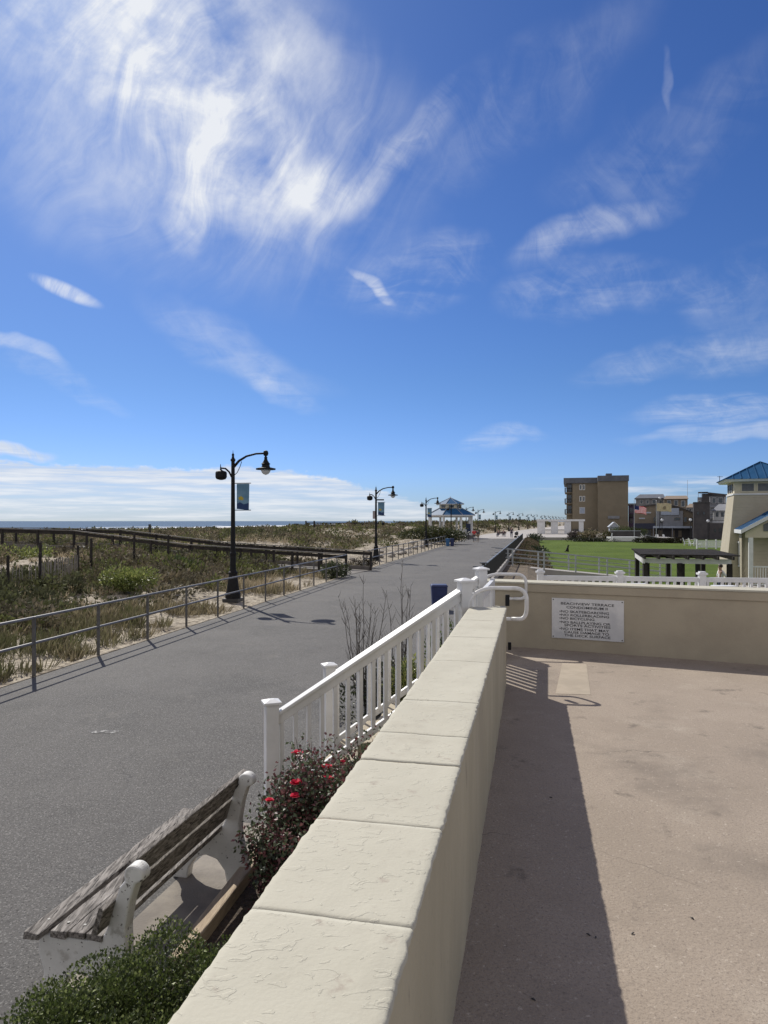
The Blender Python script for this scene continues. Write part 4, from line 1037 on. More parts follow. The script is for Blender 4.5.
def beach_post(label, x, y, Y, w=.32):
    t = thing('beach_sign', label, 'sign', (PX(x, Y), Y, 1)); z = PZ(y, Y); X = PX(x, Y); g = dune_z(X, Y) - .2
    m = MB(); m.box((X, Y, (g + z) / 2), (.12, .12, z - g)); m.build('post', 'darkwood', t)
    m = MB(); m.box((X, Y - .08, z - .26), (w * 2.2, .04, .5)); m.build('board', 'dark', t)
beach_post('small dark blue sign board standing on the dune against the surf', 150, 524.2, 62, .10)
beach_post('tiny dark sign post on the dune crest left of the distant walkover', 296, 523.5, 110)
def slat_fence():
    t = thing('sand_fence', 'grey wooden slat sand fence leaning among the dune grass at far left', 'fence', (PX(20, 23.5), 23.5, .3))
    pts = [(PX(-25, 23), 23.0), (PX(40, 24.5), 24.5), (PX(78, 29), 29.0)]
    for i in range(2):
        a, b = Vector((*pts[i], 0)), Vector((*pts[i + 1], 0)); n = int((b - a).length / .13); m = MB()
        for k in range(n):
            p = a.lerp(b, k / n); z = dune_z(p.x, p.y); h = .95 + random.uniform(-.08, .06); q = random.gauss(0, .03)
            m.bar((p.x, p.y, z - .1), (p.x + q, p.y + q, z + h), .045, .012, plumb=False)
        m.build('slat_panel', mat('silver slats', (.30, .27, .24), .9, (.22, .2, .18), 4), t)
    for p in pts + [(PX(8, 23.7), 23.7)]:
        z = dune_z(*p); m = MB(); m.tube([(p[0], p[1], z - .2), (p[0], p[1], z + 1.3)], .05, 6); m.build('post', 'darkwood', t)
slat_fence()
for i, (x, Y, h, lab) in enumerate([(40, 27, 1.5, 'left of the bright green bush'), (91, 30, 1.45, 'between slat fence and bright bush'), (134, 33, 1.5, 'behind the bright green bush'), (168, 34, 1.5, 'right of the bright green bush')]):
    X = PX(x, Y); z = dune_z(X, Y); m = MB(); m.tube([(X, Y, z - .2), (X + .02, Y, z + h)], [.065, .055], 7); m.tube([(X + .02, Y, z + h), (X + .02, Y, z + h + .03)], [.055, .035], 7)
    tag(m.build('wooden_stake', 'darkwood', loc=(X, Y, z)), 'dark wooden stake in the dune grass ' + lab, 'stake', 'wooden stakes in the dunes')
def rocks():
    k = 0
    for i in range(26):
        Y = 44 + i * 1.35 + random.uniform(-.5, .5); s = random.uniform(.9, 2.4); X = roadL(Y) - s; z = dune_z(X, Y)
        r = random.uniform(.18, .36); m = MB(); bm = bmesh.new(); bmesh.ops.create_icosphere(bm, subdivisions=2, radius=r)
        for v in bm.verts: v.co *= 1 + .35 * mn.noise(v.co * 4 + Vector((i * 3, 0, 0))); v.co.z *= .6
        o = len(m.v); m.add([(v.co.x + X, v.co.y + Y, v.co.z + z + r * .2) for v in bm.verts], [tuple(v.index for v in f.verts) for f in bm.faces]); bm.free()
        tag(m.build('rock', 'rock', loc=(X, Y, z)), 'pale rock on the sand bank behind the railing between second lamp and gazebo', 'rock', 'pale rocks on the sand bank behind the railing')
rocks()

# ------------------------------------------------------------------ street lamps
def make_lamp(banner=True, camera_=False):
    t = thing('street_lamp', '', 'street lamp', (0, 0, 0), 'street lamps along the promenade', local=True)
    m = MB(); m.box((0, 0, .06), (.56, .56, .12), 0); m.build('footing', 'dark', t)
    m = MB(); m.lathe((0, 0, .12), [(.27, 0), (.27, .16), (.24, .2), (.22, .26), (.185, .55), (.15, .78), (.14, .84), (.165, .86), (.165, .91), (.12, .95), (.105, 1.0), (.10, 1.5), (.115, 1.52), (.115, 1.58), (.085, 1.62)], 12); m.build('base', 'black', t)
    m = MB(); m.lathe((0, 0, 1.7), [(.082, 0), (.062, 3.20), (.085, 3.22), (.085, 3.28), (.05, 3.32), (.035, 3.40), (.05, 3.44), (.012, 3.50), (.004, 3.60)], 10); m.build('pole', 'black', t, smooth=False)
    m = MB(); m.tube([(.04, 0, 4.72), (.22, 0, 4.92), (.50, 0, 5.08), (.85, 0, 5.16), (1.20, 0, 5.17)], [.05, .045, .038, .034, .034], 8)
    m.tube([(.05, 0, 4.42), (.16, 0, 4.52), (.26, 0, 4.72), (.32, 0, 4.90)], .012, 6); m.build('arm', 'black', t)
    m = MB(); m.lathe((1.20, 0, 5.06), [(.0, 0), (.07, .03), (.095, .11), (.07, .19), (.0, .22)], 10); m.build('arm_end', 'black', t)
    m = MB(); m.lathe((1.20, 0, 4.60), [(.34, 0), (.34, .045), (.15, .085), (.13, .17), (.16, .20), (.12, .24), (.075, .31), (.05, .38), (.06, .42), (.03, .47)], 14); h = m.build('lamp_shade', 'black', t)
    m = MB(); m.lathe((1.20, 0, 4.42), [(.01, 0), (.09, .03), (.14, .09), (.18, .18)], 12); m.build('lamp_glass', 'glass', h, smooth=True)
    m = MB(); m.tube([(-.05, 0, 4.36), (-.14, 0, 4.54), (-.28, 0, 4.66), (-.46, 0, 4.68)], .032, 7); m.tube([(-.46, 0, 4.60), (-.46, 0, 4.82)], [.03, .008], 6)
    m.build('side_arm', 'black', t)
    m = MB(); m.lathe((-.44, 0, 4.26), [(.05, 0), (.16, .03), (.20, .10), (.20, .26), (.17, .30), (.05, .34), (.02, .38)], 12); m.build('side_light', 'black', t)
    if banner:
        z = .50
        m = MB(); m.slab([(.14, -.008, 2.74 + z), (.58, -.008, 2.70 + z), (.60, -.008, 3.62 + z), (.14, -.008, 3.62 + z)], [(.14, .008, 2.74 + z), (.58, .008, 2.70 + z), (.60, .008, 3.62 + z), (.14, .008, 3.62 + z)])
        bn = m.build('banner', M['banner'], t)
        for y in (-.0095, .0095):
            m = MB(); m.slab([(.145, y, 2.745 + z), (.58, y, 2.705 + z), (.585, y, 2.95 + z), (.40, y, 2.90 + z), (.26, y, 2.98 + z), (.145, y, 2.92 + z)], [(.145, y * .95, 2.745 + z), (.58, y * .95, 2.705 + z), (.585, y * .95, 2.95 + z), (.40, y * .95, 2.90 + z), (.26, y * .95, 2.98 + z), (.145, y * .95, 2.92 + z)]); m.build('wave_print', M['print_navy'], bn)
            m = MB(); m.slab([(.22, y, 3.06 + z), (.36, y, 3.04 + z), (.40, y, 3.12 + z), (.30, y, 3.19 + z), (.20, y, 3.14 + z)], [(.22, y * .95, 3.06 + z), (.36, y * .95, 3.04 + z), (.40, y * .95, 3.12 + z), (.30, y * .95, 3.19 + z), (.20, y * .95, 3.14 + z)]); m.build('sun_print', M['print_yellow'], bn)
        for zz in (3.64, 2.70):
            m = MB(); m.tube([(0, 0, zz + z), (.66, 0, zz + z)], .014, 6); m.build('banner_bracket', 'black', t)
    if camera_:
        m = MB(); m.box((.30, 0, 4.30), (.52, .14, .09)); m.build('floodlight', 'black', t)
        m = MB(); m.box((-.14, 0, 3.25), (.16, .16, .55)); m.build('control_box', mat('pinkish grey box', (.33, .28, .28), .6), t)
        m = MB(); m.tube([(.05, 0, 2.75), (.3, 0, 2.8), (.48, 0, 2.78), (.5, 0, 2.7)], .02, 6); m.lathe((.5, 0, 2.52), [(.02, 0), (.09, .04), (.11, .12), (.09, .2)], 10); m.build('camera_dome', 'black', t)
    return t
M['banner'] = mat('banner cloth', (.10, .21, .31), .8, (.22, .36, .46), 1.6, attr=False, stretch=(.4, .4, 1))
M['print_navy'] = mat('banner navy print', (.02, .05, .14), .8); M['print_yellow'] = mat('banner yellow print', (.45, .36, .05), .8)
lampspots = [(-5.285, 24.5), (-.56, 49), (4.36, 72.6), (9.3, 97), (14.2, 121), (19.6, 146), (27, 170), (34.6, 194), (42, 218), (49.9, 243), (57.2, 267), (65.5, 291), (72.7, 315), (80.6, 340), (88, 364), (95.5, 388), (103.5, 412), (112, 436)]
ords = ['first', 'second', 'third', 'fourth', 'fifth', 'sixth', 'seventh', 'eighth', 'ninth', 'tenth', 'eleventh', 'twelfth', 'thirteenth', 'fourteenth', 'fifteenth', 'sixteenth', 'seventeenth', 'last']
lab = ['nearest black street lamp with a blue banner, at left behind the railing', 'second black street lamp with banner, control box and round camera dome, by the beach entrance', 'third black street lamp with banner, left of the gazebo', 'fourth black street lamp, its pole in front of the gazebo', 'fifth black street lamp, just right of the gazebo centre']
base = make_lamp(True); b2 = make_lamp(True, True); b3 = make_lamp(False)
for i, (x, y) in enumerate(lampspots):
    o = base if i == 0 else (b2 if i == 1 else (b3 if i == 3 else (copy_tree(b3) if i == 4 else copy_tree(base))))
    o.location = (x, y, dune_z(x, y) * .0 + (-.02 if i < 2 else 0)); o.rotation_euler.z = R(-8 - i * .7)
    if i in (0,): o.rotation_euler.z = R(-10)
    o['label'] = lab[i] if i < 5 else '%s street lamp from the camera in the far row along the promenade' % ords[i]

# ------------------------------------------------------------------ bins, people, far small things on the promenade
def bin_(label, X, Y, w, h, mt, z=0):
    t = thing('litter_bin', label, 'bin', (X, Y, z)); m = MB()
    q = [(-1, -1), (1, -1), (1, 1), (-1, 1)]
    m.slab([(X + a * w * .42, Y + b * w * .42, z) for a, b in q], [(X + a * w * .5, Y + b * w * .5, z + h) for a, b in q]); m.build('body', mt, t, bevel=.02)
    m = MB(); m.slab([(X + a * w * .54, Y + b * w * .54, z + h + .001) for a, b in q], [(X + a * w * .48, Y + b * w * .48, z + h + .07) for a, b in q]); m.build('lid', mt, t, bevel=.02)
bin_('navy blue bin on the promenade behind the stair railing', PX(439, 22), 22, .50, .74, 'binblue')
for k, (x, mt, l) in enumerate([(446.5, 'blue', 'bright blue bin at the railing in front of the gazebo'), (452, 'binblue', 'dark blue bin right of the bright blue one by the railing')]):
    Y = 78; bin_(l, roadL(Y) + .45 + k * .5, Y, .42, .78, mt)

def person(label, X, Y, z, H, face, shirt, trousers, hair='hair', walk=.25, seated=False, arms=.12, long=False):
    """a figure on one continuous skinned skeleton, clothes as slightly fuller shells over it"""
    t = thing('person', label, 'person', (X, Y, z)); k = H / 1.72; ca, sa = math.cos(face), math.sin(face)
    def W(p): return Vector((X + k * (p[0] * ca - p[1] * sa), Y + k * (p[0] * sa + p[1] * ca), z + k * p[2]))
    if not seated:
        hip = .92; hl, kl, fl = (-.10, 0, hip - .04), (-.11, walk * .45, .50), (-.11, walk * .3, .07); hr, kr, fr = (.10, 0, hip - .04), (.11, walk * .1, .50), (.11, -walk * .9, .10)
        tl, tr = (-.12, walk * .3 + .17, .03), (.12, -walk * .9 + .15, .04)
    else:
        hip = .46; hl, kl, fl = (-.10, .02, hip), (-.12, .42, .50), (-.12, .40, .07); hr, kr, fr = (.10, .02, hip), (.12, .42, .50), (.12, .44, .07); tl, tr = (-.13, .58, .03), (.13, .6, .03)
    ch = hip + .42; J = dict(pelvis=(0, 0, hip), waist=(0, .01, hip + .18), chest=(0, .02, ch), neck=(0, .02, ch + .15), jaw=(0, .045, ch + .21), head=(0, .04, ch + .30), crown=(0, .03, ch + .375),
         sl=(-.18, .01, ch + .08), el=(-.24, -.04 - arms, ch - .19), wl=(-.22, .08 - arms * .6, ch - .42), fl_=(-.21, .12 - arms * .6, ch - .52), sr=(.18, .01, ch + .08), er=(.24, arms - .05, ch - .19), wr=(.21, .10 + arms, ch - .42), fr_=(.20, .14 + arms, ch - .52),
         hl=hl, kl=kl, fl=fl, tl=tl, hr=hr, kr=kr, fr=fr, tr=tr)
    rad = dict(pelvis=.13, waist=.12, chest=.135, neck=.055, jaw=.075, head=.095, crown=.07, sl=.06, el=.042, wl=.03, fl_=.03, sr=.06, er=.042, wr=.03, fr_=.03, hl=.085, kl=.058, fl=.04, tl=.035, hr=.085, kr=.058, fr=.04, tr=.035)
    Ed = [('pelvis', 'waist'), ('waist', 'chest'), ('chest', 'neck'), ('neck', 'jaw'), ('jaw', 'head'), ('head', 'crown'), ('chest', 'sl'), ('sl', 'el'), ('el', 'wl'), ('wl', 'fl_'), ('chest', 'sr'), ('sr', 'er'), ('er', 'wr'), ('wr', 'fr_'),
          ('pelvis', 'hl'), ('hl', 'kl'), ('kl', 'fl'), ('fl', 'tl'), ('pelvis', 'hr'), ('hr', 'kr'), ('kr', 'fr'), ('fr', 'tr')]
    def skin(name, keys, mt, grow, root):
        me = bpy.data.meshes.new(name); ks = [q for q in J if q in keys]; E_ = [(ks.index(a), ks.index(b)) for a, b in Ed if a in keys and b in keys]
        off = Vector((X, Y, z)); me.from_pydata([W(J[q]) - off for q in ks], E_, [])
        o = bpy.data.objects.new(name, me); C.objects.link(o); o.parent = t; o.modifiers.new('skin', 'SKIN').use_smooth_shade = True
        for i, q in enumerate(ks): r = (rad[q] + grow) * k; me.skin_vertices[0].data[i].radius = (r, r); me.skin_vertices[0].data[i].use_root = (q == root)
        me.materials.append(M[mt]); s = o.modifiers.new('sub', 'SUBSURF'); s.levels = s.render_levels = 1; return o
    skin('body', set(J), 'skin', 0, 'pelvis')
    skin('shirt', {'pelvis', 'waist', 'chest', 'sl', 'el', 'sr', 'er'} | ({'wl', 'wr'} if long else set()), shirt, .014, 'chest')
    skin('trousers', {'pelvis', 'hl', 'kl', 'fl', 'hr', 'kr', 'fr'}, trousers, .012, 'pelvis')
    c = W((0, .015, ch + .335)); m = MB(); m.lathe(c, [(.06 * k, -.08 * k), (.10 * k, -.03 * k), (.105 * k, .03 * k), (.07 * k, .085 * k), (.01, .105 * k)], 10); m.build('hair', hair, t, smooth=True)
    for s_ in (-1, 1):
        e = W((s_ * .03, .13, ch + .30)); m = MB(); m.lathe(e - Vector((0, 0, .008)), [(.002, 0), (.011, .008), (.002, .016)], 6); m.build('eye', 'black', t)
    e = W((0, .145, ch + .265)); m = MB(); m.tube([W((0, .128, ch + .30)), e, W((0, .125, ch + .26))], [.008, .016, .01], 6); m.build('nose', 'skin', t)
    return t
person('person in a red top walking away along the promenade edge', 11.98, 93, 0, 1.74, R(-8), 'red', 'grey')
person('person in dark clothes close beside the walker in red', 12.55, 93.6, 0, 1.66, R(-8), 'grey', 'khaki')
person('person in dark coat walking on the pale far end of the promenade', PX(511.5, 115), 115, 0, 1.78, R(165), 'navy', 'navy', long=True)
person('person in white top with navy trousers by the dark pergola', PX(721, 34), 34, -1.05, 1.7, R(90), 'whitecloth', 'navy')
def far_bench(label, X, Y, rz):
    t = thing('bench', label, 'bench', (X, Y, 0)); c, s = math.cos(rz), math.sin(rz)
    def q(x, y, z): return (X + c * x - s * y, Y + s * x + c * y, z)
    m = MB(); m.slab([q(-.9, -.2, .42), q(.9, -.2, .42), q(.9, .22, .42), q(-.9, .22, .42)], [q(-.9, -.2, .46), q(.9, -.2, .46), q(.9, .22, .46), q(-.9, .22, .46)]); m.build('seat', 'wood', t)
    m = MB(); m.slab([q(-.9, -.24, .52), q(.9, -.24, .52), q(.9, -.3, .88), q(-.9, -.3, .88)], [q(-.9, -.2, .52), q(.9, -.2, .52), q(.9, -.26, .88), q(-.9, -.26, .88)]); m.build('backrest', 'wood', t)
    for x in (-.75, .75):
        m = MB(); m.slab([q(x - .05, -.3, 0), q(x + .05, -.3, 0), q(x + .05, .25, 0), q(x - .05, .25, 0)], [q(x - .05, -.22, .42), q(x + .05, -.22, .42), q(x + .05, .2, .42), q(x - .05, .2, .42)]); m.build('leg', 'whiteold', t)
Yb = 126; fx = PX(501, Yb); far_bench('distant bench with two seated people left of the dark-coated walker', fx, Yb, R(150))
person('left of two people seated on the distant bench', fx - .45, Yb - .05, 0, 1.7, R(150), 'grey', 'navy', seated=True)
person('right of two people seated on the distant bench', fx + .45, Yb - .25, 0, 1.7, R(150), 'navy', 'grey', seated=True)
def stroller():
    X, Y = PX(516.5, 116.5), 116.5; t = thing('stroller', 'dark stroller beside the walker in the dark coat', 'stroller', (X, Y, 0))
    m = MB(); m.lathe((X, Y, .42), [(.18, 0), (.3, .15), (.32, .35), (.25, .55), (.1, .66)], 10); m.build('hood', 'dark', t)
    m = MB(); m.tube([(X - .3, Y - .25, .2), (X, Y, .6), (X + .35, Y + .2, 1.05)], .03, 6); m.tube([(X + .3, Y - .25, .2), (X, Y, .6)], .03, 6); m.build('frame', 'black', t)
    for dx, dy in ((-.3, -.25), (.3, -.25), (0, .35)):
        m = MB(); m.tube([(X + dx, Y + dy - .03, .17), (X + dx, Y + dy + .03, .17)], .17, 12); m.build('wheel', 'black', t)
stroller()
def info_post():
    Y = 104; X = PX(466.5, Y) + .3; t = thing('information_post', 'dark upright information panel at the railing below the gazebo', 'sign', (X, Y, 0))
    m = MB(); m.box((X, Y, .55), (.16, .12, 1.1)); m.build('post', 'dark', t); m = MB(); m.box((X, Y - .02, 1.7), (.62, .10, 1.4)); m.build('board', 'navy', t, bevel=.02)
info_post()
def dog():
    Y = 81; X = PX(567, Y); z = lawn_z(Y); t = thing('dog', 'small black dog sitting on the lawn', 'dog', (X, Y, z))
    me = bpy.data.meshes.new('body')
    v = [(0, 0, .22), (.05, 0, .42), (.10, 0, .56), (.12, 0, .70), (.20, 0, .74), (.30, 0, .70), (-.13, 0, .12), (-.32, 0, .06), (.12, -.07, .40), (.16, -.07, .2), (.17, -.07, .02), (.12, .07, .40), (.16, .07, .2), (.17, .07, .02), (-.02, -.1, .14), (.12, -.12, .10), (.05, -.12, .03), (-.02, .1, .14), (.12, .12, .10), (.05, .12, .03), (.08, -.05, .82), (.08, .05, .82)]
    e = [(0, 1), (1, 2), (2, 3), (3, 4), (4, 5), (0, 6), (6, 7), (1, 8), (8, 9), (9, 10), (1, 11), (11, 12), (12, 13), (0, 14), (14, 15), (15, 16), (0, 17), (17, 18), (18, 19), (3, 20), (3, 21)]
    r = [.15, .13, .09, .075, .06, .035, .08, .025, .045, .035, .03, .045, .035, .03, .09, .04, .03, .09, .04, .03, .02, .02]
    me.from_pydata(v, e, []); o = bpy.data.objects.new('body', me); C.objects.link(o); o.parent = t; o.modifiers.new('s', 'SKIN')
    for i, q in enumerate(r): me.skin_vertices[0].data[i].radius = (q, q); me.skin_vertices[0].data[i].use_root = i == 0
    me.materials.append(M['black']); s = o.modifiers.new('b', 'SUBSURF'); s.levels = s.render_levels = 1
    m = MB(); m.tube([(X + .09, Y, z + .60), (X + .13, Y, z + .63)], .085, 10); m.build('collar', 'dark', t)
dog()

# ------------------------------------------------------------------ gazebo
def gazebo():
    X, Y = 10.9, 115; t = thing('gazebo', 'two tiered gazebo with blue metal roofs and white columns by the dunes', 'gazebo', (X, Y, .4)); n = 8
    def ring(r, z): return [(X + r * math.cos(2 * math.pi * (k + .5) / n), Y + r * math.sin(2 * math.pi * (k + .5) / n), z) for k in range(n)]
    def frust(r0, z0, r1, z1, name, mt):
        m = MB(); m.slab(ring(r0, z0), ring(r1, z1)); return m.build(name, mt, t)
    frust(3.9, -.6, 3.9, .45, 'floor', 'greywood')
    rf = frust(4.15, 3.78, 2.0, 4.85, 'lower_roof', 'blueroof'); frust(4.2, 3.62, 4.2, 3.78, 'lower_eave', 'white')
    frust(1.9, 4.8, 1.9, 5.55, 'clerestory', 'cream')
    frust(2.35, 5.48, 2.35, 5.58, 'upper_eave', 'white'); ru = frust(2.35, 5.58, .06, 6.6, 'upper_roof', 'blueroof')
    for k in range(n):
        a = 2 * math.pi * (k + .5) / n; m = MB(); m.tube([(X + 4.17 * math.cos(a), Y + 4.17 * math.sin(a), 3.82), (X + 2.0 * math.cos(a), Y + 2 * math.sin(a), 4.9)], .05, 5); m.build('seam', 'lightgalv', rf)
        m = MB(); m.tube([(X + 2.36 * math.cos(a), Y + 2.36 * math.sin(a), 5.6), (X, Y, 6.64)], .045, 5); m.build('seam', 'lightgalv', ru)
        b = 2 * math.pi * k / n; m = MB(); m.box((X + 1.76 * math.cos(b), Y + 1.76 * math.sin(b), 5.18), (.08, .8, .4), b); m.build('clerestory_window', 'pane', t)
        c = (X + 3.6 * math.cos(a), Y + 3.6 * math.sin(a)); m = MB(); m.box((*c, 2.05), (.30, .30, 3.2), a); m.build('column', 'white', t)
        a2 = 2 * math.pi * (k + 1.5) / n; d = (X + 3.6 * math.cos(a2), Y + 3.6 * math.sin(a2))
        if k not in (5,):
            m = MB(); m.bar((*c, 1.35), (*d, 1.35), .08, .1); m.bar((*c, .62), (*d, .62), .08, .08)
            for j in range(1, 14): q = lerp(Vector((*c, 0)), Vector((*d, 0)), j / 14); m.box((q.x, q.y, .98), (.05, .05, .7), a)
            m.build('railing', 'white', t)
        m = MB(); m.bar((*c, 3.5), (*d, 3.5), .12, .22); m.build('beam', 'white', t)
    m = MB(); m.lathe((X, Y, 6.55), [(.08, 0), (.1, .1), (.02, .3)], 8); m.build('finial', 'white', t)
gazebo()

# ------------------------------------------------------------------ dark pergola on the lawn
def pergola():
    zt = 1.3; Yf, Yb = 28.4, 33.6; xl, xr = PX(644, Yf), PX(733, Yf - 1.0); g = lawn_z(30) - .05
    t = thing('pergola', 'dark wooden pergola with a pale front beam standing on the lawn', 'pergola', ((xl + xr) / 2, 30, g))
    def q(u, v, z): return Vector((lerp(xl, xr, u) + (Yb - Yf) * v * .29, lerp(Yf, Yb, v) - u * 1.0, z))
    for v, mt, nm in ((0.06, 'whiteold', 'front_beam'), (.95, 'darkwood', 'rear_beam')):
        m = MB(); m.bar(q(-.02, v, zt - .12), q(1.0, v, zt - .12), .08, .20); m.build(nm, M['palebeam'] if v < .5 else mt, t)
    for k in range(7):
        u = .0 + k * .163; m = MB(); a, b = q(u, -.10, zt + .055), q(u, 1.06, zt + .055); m.bar(a, b, .07, .13); m.build('rafter', 'darkwood', t)
    for k in range(30):
        v = -.05 + k * .0372; m = MB(); m.bar(q(-.05, v, zt + .15), q(1.06, v, zt + .15), .11, .045); m.build('roof_slat', 'darkwood', t)
    m = MB(); m.bar(q(0, .0, zt - .12), q(0, 1, zt - .12), .08, .2); m.build('side_beam', 'whiteold', t)
    for (u, v) in ((.02, .06), (.05, .12), (.42, .06), (.46, .12), (.98, .06), (.82, .9), (.90, .95), (.02, .95), (.44, .95)):
        p = q(u, v, 0); m = MB(); m.box((p.x, p.y, (g + zt - .2) / 2), (.17, .17, zt - .2 - g), -.1); m.build('post', 'darkwood', t)
M['palebeam'] = mat('pale grey beam', (.78, .78, .78), .7, (.70, .70, .70), 4)
pergola()

# ------------------------------------------------------------------ tower house at the right
def tower():
    th = R(19.5); d = Vector((math.sin(th), math.cos(th), 0)); r = Vector((math.cos(th), -math.sin(th), 0)); g = -1.1
    c0 = Vector((PX(734, 42), 42, 0)); S = 3.3
    t = thing('tower_house', 'cream sided tower house with blue metal roofs and a white columned porch', 'building', (c0.x + 1.5, 43.5, g))
    def Q(a, b, z): return c0 + r * a + d * b + Vector((0, 0, z))
    def rect(o, z): return [Q(-o, -o, z), Q(S + o, -o, z), Q(S + o, S + o, z), Q(-o, S + o, z)]
    zb = 4.36; zt = 5.15
    m = MB(); m.slab(rect(.55, g), rect(0, zb)); m.build('tower_wall', M['siding'], t)
    m = MB(); m.slab(rect(.05, zb), rect(.05, zb + .09)); m.build('trim_band', 'white', t)
    m = MB(); m.slab(rect(-.02, zb + .09), rect(-.02, zt)); m.build('clerestory_wall', M['cream'], t)
    m = MB(); m.slab(rect(.42, zt), rect(.50, zt + .14)); m.build('eave', 'white', t)
    apex = Q(S / 2, S / 2, 6.42); m = MB(); R4 = rect(.55, zt + .142); m.add(R4 + [apex], [(0, 1, 4), (1, 2, 4), (2, 3, 4), (3, 0, 4), (0, 3, 2, 1)]); rf = m.build('roof', 'blueroof', t)
    # standing seams
    for e in range(4):
        A, B = R4[e], R4[(e + 1) % 4]
        for k in range(0, 11):
            q = k / 10; p = A.lerp(B, q); m_ = (A + B) / 2; h = 1 - abs(2 * q - 1); top = p.lerp(p + (apex - m_), h) if 0 < k < 10 else apex
            s = MB(); s.tube([p + Vector((0, 0, .02)), top + Vector((0, 0, .03))], .028, 4); s.build('seam', 'blueroof', rf)
    # windows
    for (a0, a1) in ((.42, 1.06), (1.28, 1.92), (2.14, 2.78)):
        m = MB(); m.slab([Q(a0 - .06, .02, zb + .17), Q(a1 + .06, .02, zb + .17), Q(a1 + .06, .02, zt - .06), Q(a0 - .06, .02, zt - .06)], [Q(a0 - .06, -.03, zb + .17), Q(a1 + .06, -.03, zb + .17), Q(a1 + .06, -.03, zt - .06), Q(a0 - .06, -.03, zt - .06)]); w = m.build('window', 'cream', t)
        m = MB(); m.slab([Q(a0, -.02, zb + .23), Q(a1, -.02, zb + .23), Q(a1, -.02, zt - .12), Q(a0, -.02, zt - .12)], [Q(a0, -.045, zb + .23), Q(a1, -.045, zb + .23), Q(a1, -.045, zt - .12), Q(a0, -.045, zt - .12)]); m.build('pane', M['louver'], w)
    for b in (.7, 1.5, 2.3):
        m = MB(); m.slab([Q(-.03, b, zb + .2), Q(-.03, b + .5, zb + .2), Q(-.03, b + .5, zt - .1), Q(-.03, b, zt - .1)], [Q(.05, b, zb + .2), Q(.05, b + .5, zb + .2), Q(.05, b + .5, zt - .1), Q(.05, b, zt - .1)]); m.build('pane', M['louver'], t)
    # porch wing: gable towards the camera
    p0 = Vector((PX(743, 39), 39, 0)); ze = 2.22; hw = 2.9; dep = 4.6
    def G(a, b, z): return p0 + r * a + d * b + Vector((0, 0, z))
    zr = ze + hw * .60
    m = MB(); th_ = .12
    m.slab([G(-.05, 0, ze), G(hw, 0, zr), G(hw, dep, zr), G(-.05, dep, ze)], [G(-.05, 0, ze + th_), G(hw, 0, zr + th_), G(hw, dep, zr + th_), G(-.05, dep, ze + th_)]); pr = m.build('porch_roof', 'blueroof', t)
    m = MB(); m.slab([G(hw, 0, zr), G(2 * hw, 0, ze), G(2 * hw, dep, ze), G(hw, dep, zr)], [G(hw, 0, zr + th_), G(2 * hw, 0, ze + th_), G(2 * hw, dep, ze + th_), G(hw, dep, zr + th_)]); m.build('porch_roof', 'blueroof', t)
    for k in range(1, 12):
        s = MB(); b = dep * k / 12; s.tube([G(-.05, b, ze + th_), G(hw, b, zr + th_)], .025, 4); s.build('seam', 'blueroof', pr)
    m = MB(); m.slab([G(-.08, -.03, ze - .12), G(hw, -.03, zr - .12), G(hw, -.03, zr + .1), G(-.08, -.03, ze + .1)], [G(-.08, .05, ze - .12), G(hw, .05, zr - .12), G(hw, .05, zr + .1), G(-.08, .05, ze + .1)]); m.build('fascia', 'white', t)
    m = MB(); m.slab([G(-.10, -.03, ze - .12), G(-.10, dep, ze - .12), G(-.10, dep, ze + .09), G(-.10, -.03, ze + .09)], [G(-.05, -.03, ze - .12), G(-.05, dep, ze - .12), G(-.05, dep, ze + .09), G(-.05, -.03, ze + .09)]); m.build('fascia', 'white', t)
    # gable wall and beam
    m = MB(); m.add([G(.15, .25, ze - .35), G(2 * hw - .15, .25, ze - .35), G(2 * hw - .15, .25, ze - .05), G(hw, .25, zr - .13), G(.15, .25, ze - .05)] + [G(.15, .35, ze - .35), G(2 * hw - .15, .35, ze - .35), G(2 * hw - .15, .35, ze - .05), G(hw, .35, zr - .13), G(.15, .35, ze - .05)],
          [(0, 1, 2, 3, 4), (9, 8, 7, 6, 5), (0, 5, 6, 1), (1, 6, 7, 2), (2, 7, 8, 3), (3, 8, 9, 4), (4, 9, 5, 0)]); m.build('gable', 'cream', t)
    m = MB(); m.slab([G(1.05, .24, ze + .02), G(1.8, .24, ze + .02), G(1.8, .24, ze + .78), G(1.05, .24, ze + .38)], [G(1.05, .2, ze + .02), G(1.8, .2, ze + .02), G(1.8, .2, ze + .78), G(1.05, .2, ze + .38)]); m.build('gable_window', M['louver'], t)
    m = MB(); m.slab([G(.15, dep - .1, g), G(.35, dep - .1, g), G(.35, 1.6, g), G(.15, 1.6, g)], [G(.15, dep - .1, ze - .1), G(.35, dep - .1, ze - .1), G(.35, 1.6, ze - .1), G(.15, 1.6, ze - .1)]); m.build('side_wall', M['siding'], t)
    m = MB(); m.slab([G(.15, 1.6, g), G(2 * hw, 1.6, g), G(2 * hw, 1.8, g), G(.15, 1.8, g)], [G(.15, 1.6, ze - .1), G(2 * hw, 1.6, ze - .1), G(2 * hw, 1.8, ze - .1), G(.15, 1.8, ze - .1)]); m.build('front_wall', M['siding'], t)
    m = MB(); m.slab([G(.10, 2.3, g + 1.2), G(.10, 2.9, g + 1.2), G(.10, 2.9, g + 2.7), G(.10, 2.3, g + 2.7)], [G(.149, 2.3, g + 1.2), G(.149, 2.9, g + 1.2), G(.149, 2.9, g + 2.7), G(.149, 2.3, g + 2.7)]); w = m.build('window', 'white', t)
